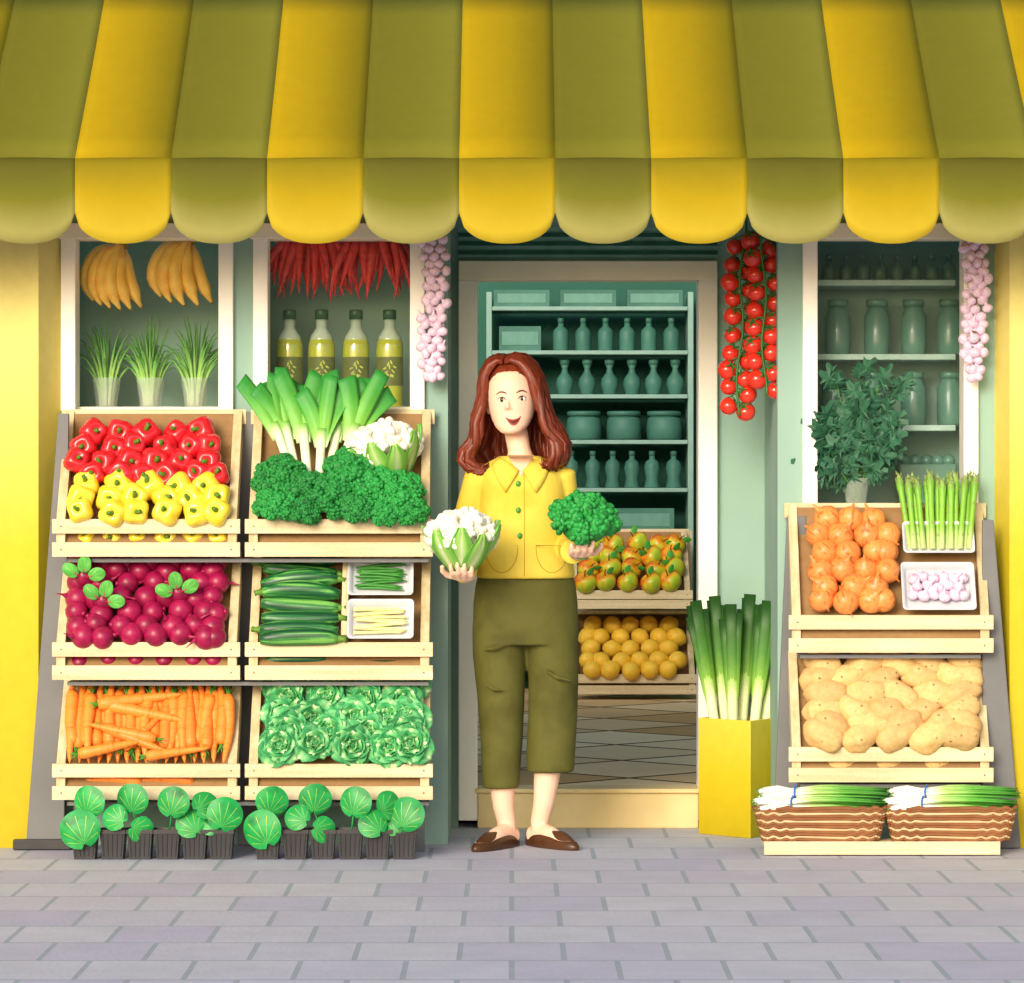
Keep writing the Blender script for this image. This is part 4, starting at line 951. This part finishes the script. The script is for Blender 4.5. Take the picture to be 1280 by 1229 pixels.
def hit(t,x,z,off=.0):
    h=t.ray_cast(Vector((x,-2,z)),Vector((0,1,0)))[0]
    return Vector((x,(h.y if h else -.1)-off,z))
def jp(px,py,off=.002): return hit(bv,X(px,-.1),Z(py,-.1),off)
m_btn=mat('green_button',["3E8A2A"],.3)
for px,py in ((648,605),(648,638),(650,670)):
    b=B(); p=jp(px,py,.002); b.sph(p,(.0085,.0035,.0105),14,8); mk('button',b,m_btn,person,w=True)
m_seam=mat('jacket_seam',["B89A1C"],.8)
b=B(); b.tube([jp(655+.04*i,y,.001) for i,y in enumerate(range(592,721,8))],.0013,5); mk('placket',b,m_seam,person,w=True)
for sgn,c in ((-1,627),(1,690)):
    b=B(); pts=[(c+20*math.cos(pi+pi*k/18),686-30*math.sin(pi+pi*k/18)) for k in range(19)]
    pts=[(c-20,682)]+pts+[(c+20,682),(c-20,682)]
    b.tube([jp(x,min(718,y),.001) for x,y in pts],.0013,5); mk('pocket',b,m_seam,person,w=True)
for sgn in (-1,1):
    b=B(); c0=651
    def cl(u,v):
        py=572+16*u**1.2+v*(8+20*u)
        px=c0+sgn*((26-24*u)+v*(10+14*u*(1.5-u))); 
        return hit(bv,X(px,-.1),Z(py,-.1),.006+.004*(1-v))
    b.grid(cl,10,5); mk('collar',b,m_jk,person,w=True,solid=.005)
b=B()
def vn(u,v):
    px=651+(u-.5)*2*17*(1-v); py=569+26*v; return hit(bv,X(px,-.1),Z(py,-.1),.0025)
b.grid(vn,6,8); mk('neckline',b,m_skin,person,w=True)
for A in (LA,RA):
    b=B(); e=Vector(A[3])+Vector((0,-.07,-.002)); b.tube([e+Vector((0,.02,0)),e+Vector((0,-.006,0))],[.042,.043],22); mk('cuff',b,m_jk,person,w=True,bev=.003)
def hp(x,z,off=0):
    q=HM@Vector((x,0,z)); return hit(hv,q.x,q.z,off)
m_eyew=mat('eye_white',["F8F6F2"],.2,vary=.01); m_iris=mat('eye_iris',["3A2414"],.15); m_lash=mat('lash_dark',["2A1510"],.5); m_brow=mat('brow_brown',["4E2012"],.6); m_lip=mat('lips',["B4503E","A04434"],.4); m_mouth=mat('mouth_dark',["5A1E14"],.5)
for s_ in (-1,1):
    c=hp(s_*.035,.122,-.0035); b=B(); b.sph(c,(.0125,.006,.0085),14,10,0); b.sph(c+Vector((-.001,-.0032,0)),(.0070,.004,.0080),12,8,1); b.sph(c+Vector((.001,-.0072,.002)),.0013,6,4,0)  # tiny white bead on the iris is a painted catchlight
    b.tube([hp(s_*(.035+dx),.122+dz,.0012) for dx,dz in ((-.014,-.001),(-.007,.007),(0,.009),(.008,.007),(.016,.002))],[.0008,.0016,.002,.002,.0008],6,2); mk('eye',b,[m_eyew,m_iris,m_lash],person,w=True)
    b=B(); b.tube([hp(s_*(.035+dx),.146+dz,.001) for dx,dz in ((-.018,-.003),(-.006,.003),(.006,.004),(.02,-.004))],[.0015,.0026,.0024,.001],6); mk('eyebrow',b,m_brow,person,w=True)
b=B()
def mth(u,v):
    a=2*u-1; zt_=.0475+.012*a*a; zb2=.0335+.026*a*a; p=hp(a*.027,zt_+(min(zb2,zt_)-zt_)*v,.0012); return p
b.grid(mth,14,3,1)
b.tube([hp(a*.028,.0485+.012*a*a,.0006) for a in (-1,-.6,-.3,0,.3,.6,1)],[.0008,.002,.0028,.0024,.0028,.002,.0008],8,0)
b.tube([hp(a*.027,.0325+.027*a*a,.0006) for a in (-1,-.6,-.3,0,.3,.6,1)],[.0008,.002,.003,.0034,.003,.002,.0008],8,0)
mk('lips',b,[m_lip,m_mouth],person,w=True)
# hair
b=B(); b.M=HM; b.sph((0,.025,.172),(.092,.108,.099),24,16)
RXh,RYh=.088,.105
DZ=[.018,.022,.028,.028,.014,.004]+[0]*12
def lock(a,lay,r0):
    s_=1 if a>0 else -1; A=abs(a); fr=max(0,(A-56))/124; g=1-min(1,fr*2.4)
    d=Vector((math.sin(rad(a)),-math.cos(rad(a)),0)); j=ru(-.07,.07); ph=ru(0,6.28)
    prof=[(.270,.04),(.282,.34),(.272,.70),(.240,1.04),(.195,1.19),(.15,1.22),(.11,1.28),(.075,1.44),(.045,1.62),(.012,1.70),(-.02,1.76),(-.048,1.92),(-.078,2.05),(-.104,1.96),(-.120,1.70),(-.120,1.42),(-.106,1.22)]
    pts=[]; n=len(prof)
    for k,(z,f) in enumerate(prof):
        q=k/(n-1)
        f=f*(1-.06*lay)+j*q+.14*math.sin(k*1.25+.5*s_+fr*2.5)*min(1,q*1.5)
        y0=(-.07+.12*fr)*(1-min(1,f)) ; fy=f if f<1.3 else 1.3+(f-1.3)*.25
        if fr<.1 : fy=min(fy,1.15)
        zz=z-DZ[k]*g
        amp=.013*q; x=d.x*RXh*f+amp*math.sin(k*1.0+ph); y=.008+y0+d.y*RYh*fy+amp*.9*math.cos(k*.8+ph)-(.012 if 1<k<5 and g>.3 else 0)
        if k<4: x+=-.012*(1-k/4)
        pts.append((x,y,zz+ru(-.003,.003)-lay*.003+(ru(-.012,.012) if k>12 else 0)))
    b.tube(pts,[(r0*q,r0*q*.6) for q in (.45,.75,.95,1,1,1,1,1.0,1.02,1.05,1.05,1.05,1.02,1,.85,.6,.15)],8)
for lay in (0,1):
    for i in range(50):
        a=60+120*(i+ru(-.3,.3))/49
        lock(a,lay,.0135); lock(-a,lay,.0135)
for i in range(34):
    for s_ in (-1,1): lock(s_*ru(58,120),-.3,.0075)
mk('hair',b,m_hair,person,w=True)
cp=WL+Vector((-.012,-.075,.125)); place(cf,cp,RX(6)@RZ(35),1.1,label="creamy cauliflower with green leaves held in a hand")
cp=WR+Vector((.022,-.07,.098)); place(br,cp,RY(4)@RX(14),1.06,label="dark green broccoli head held in a hand")
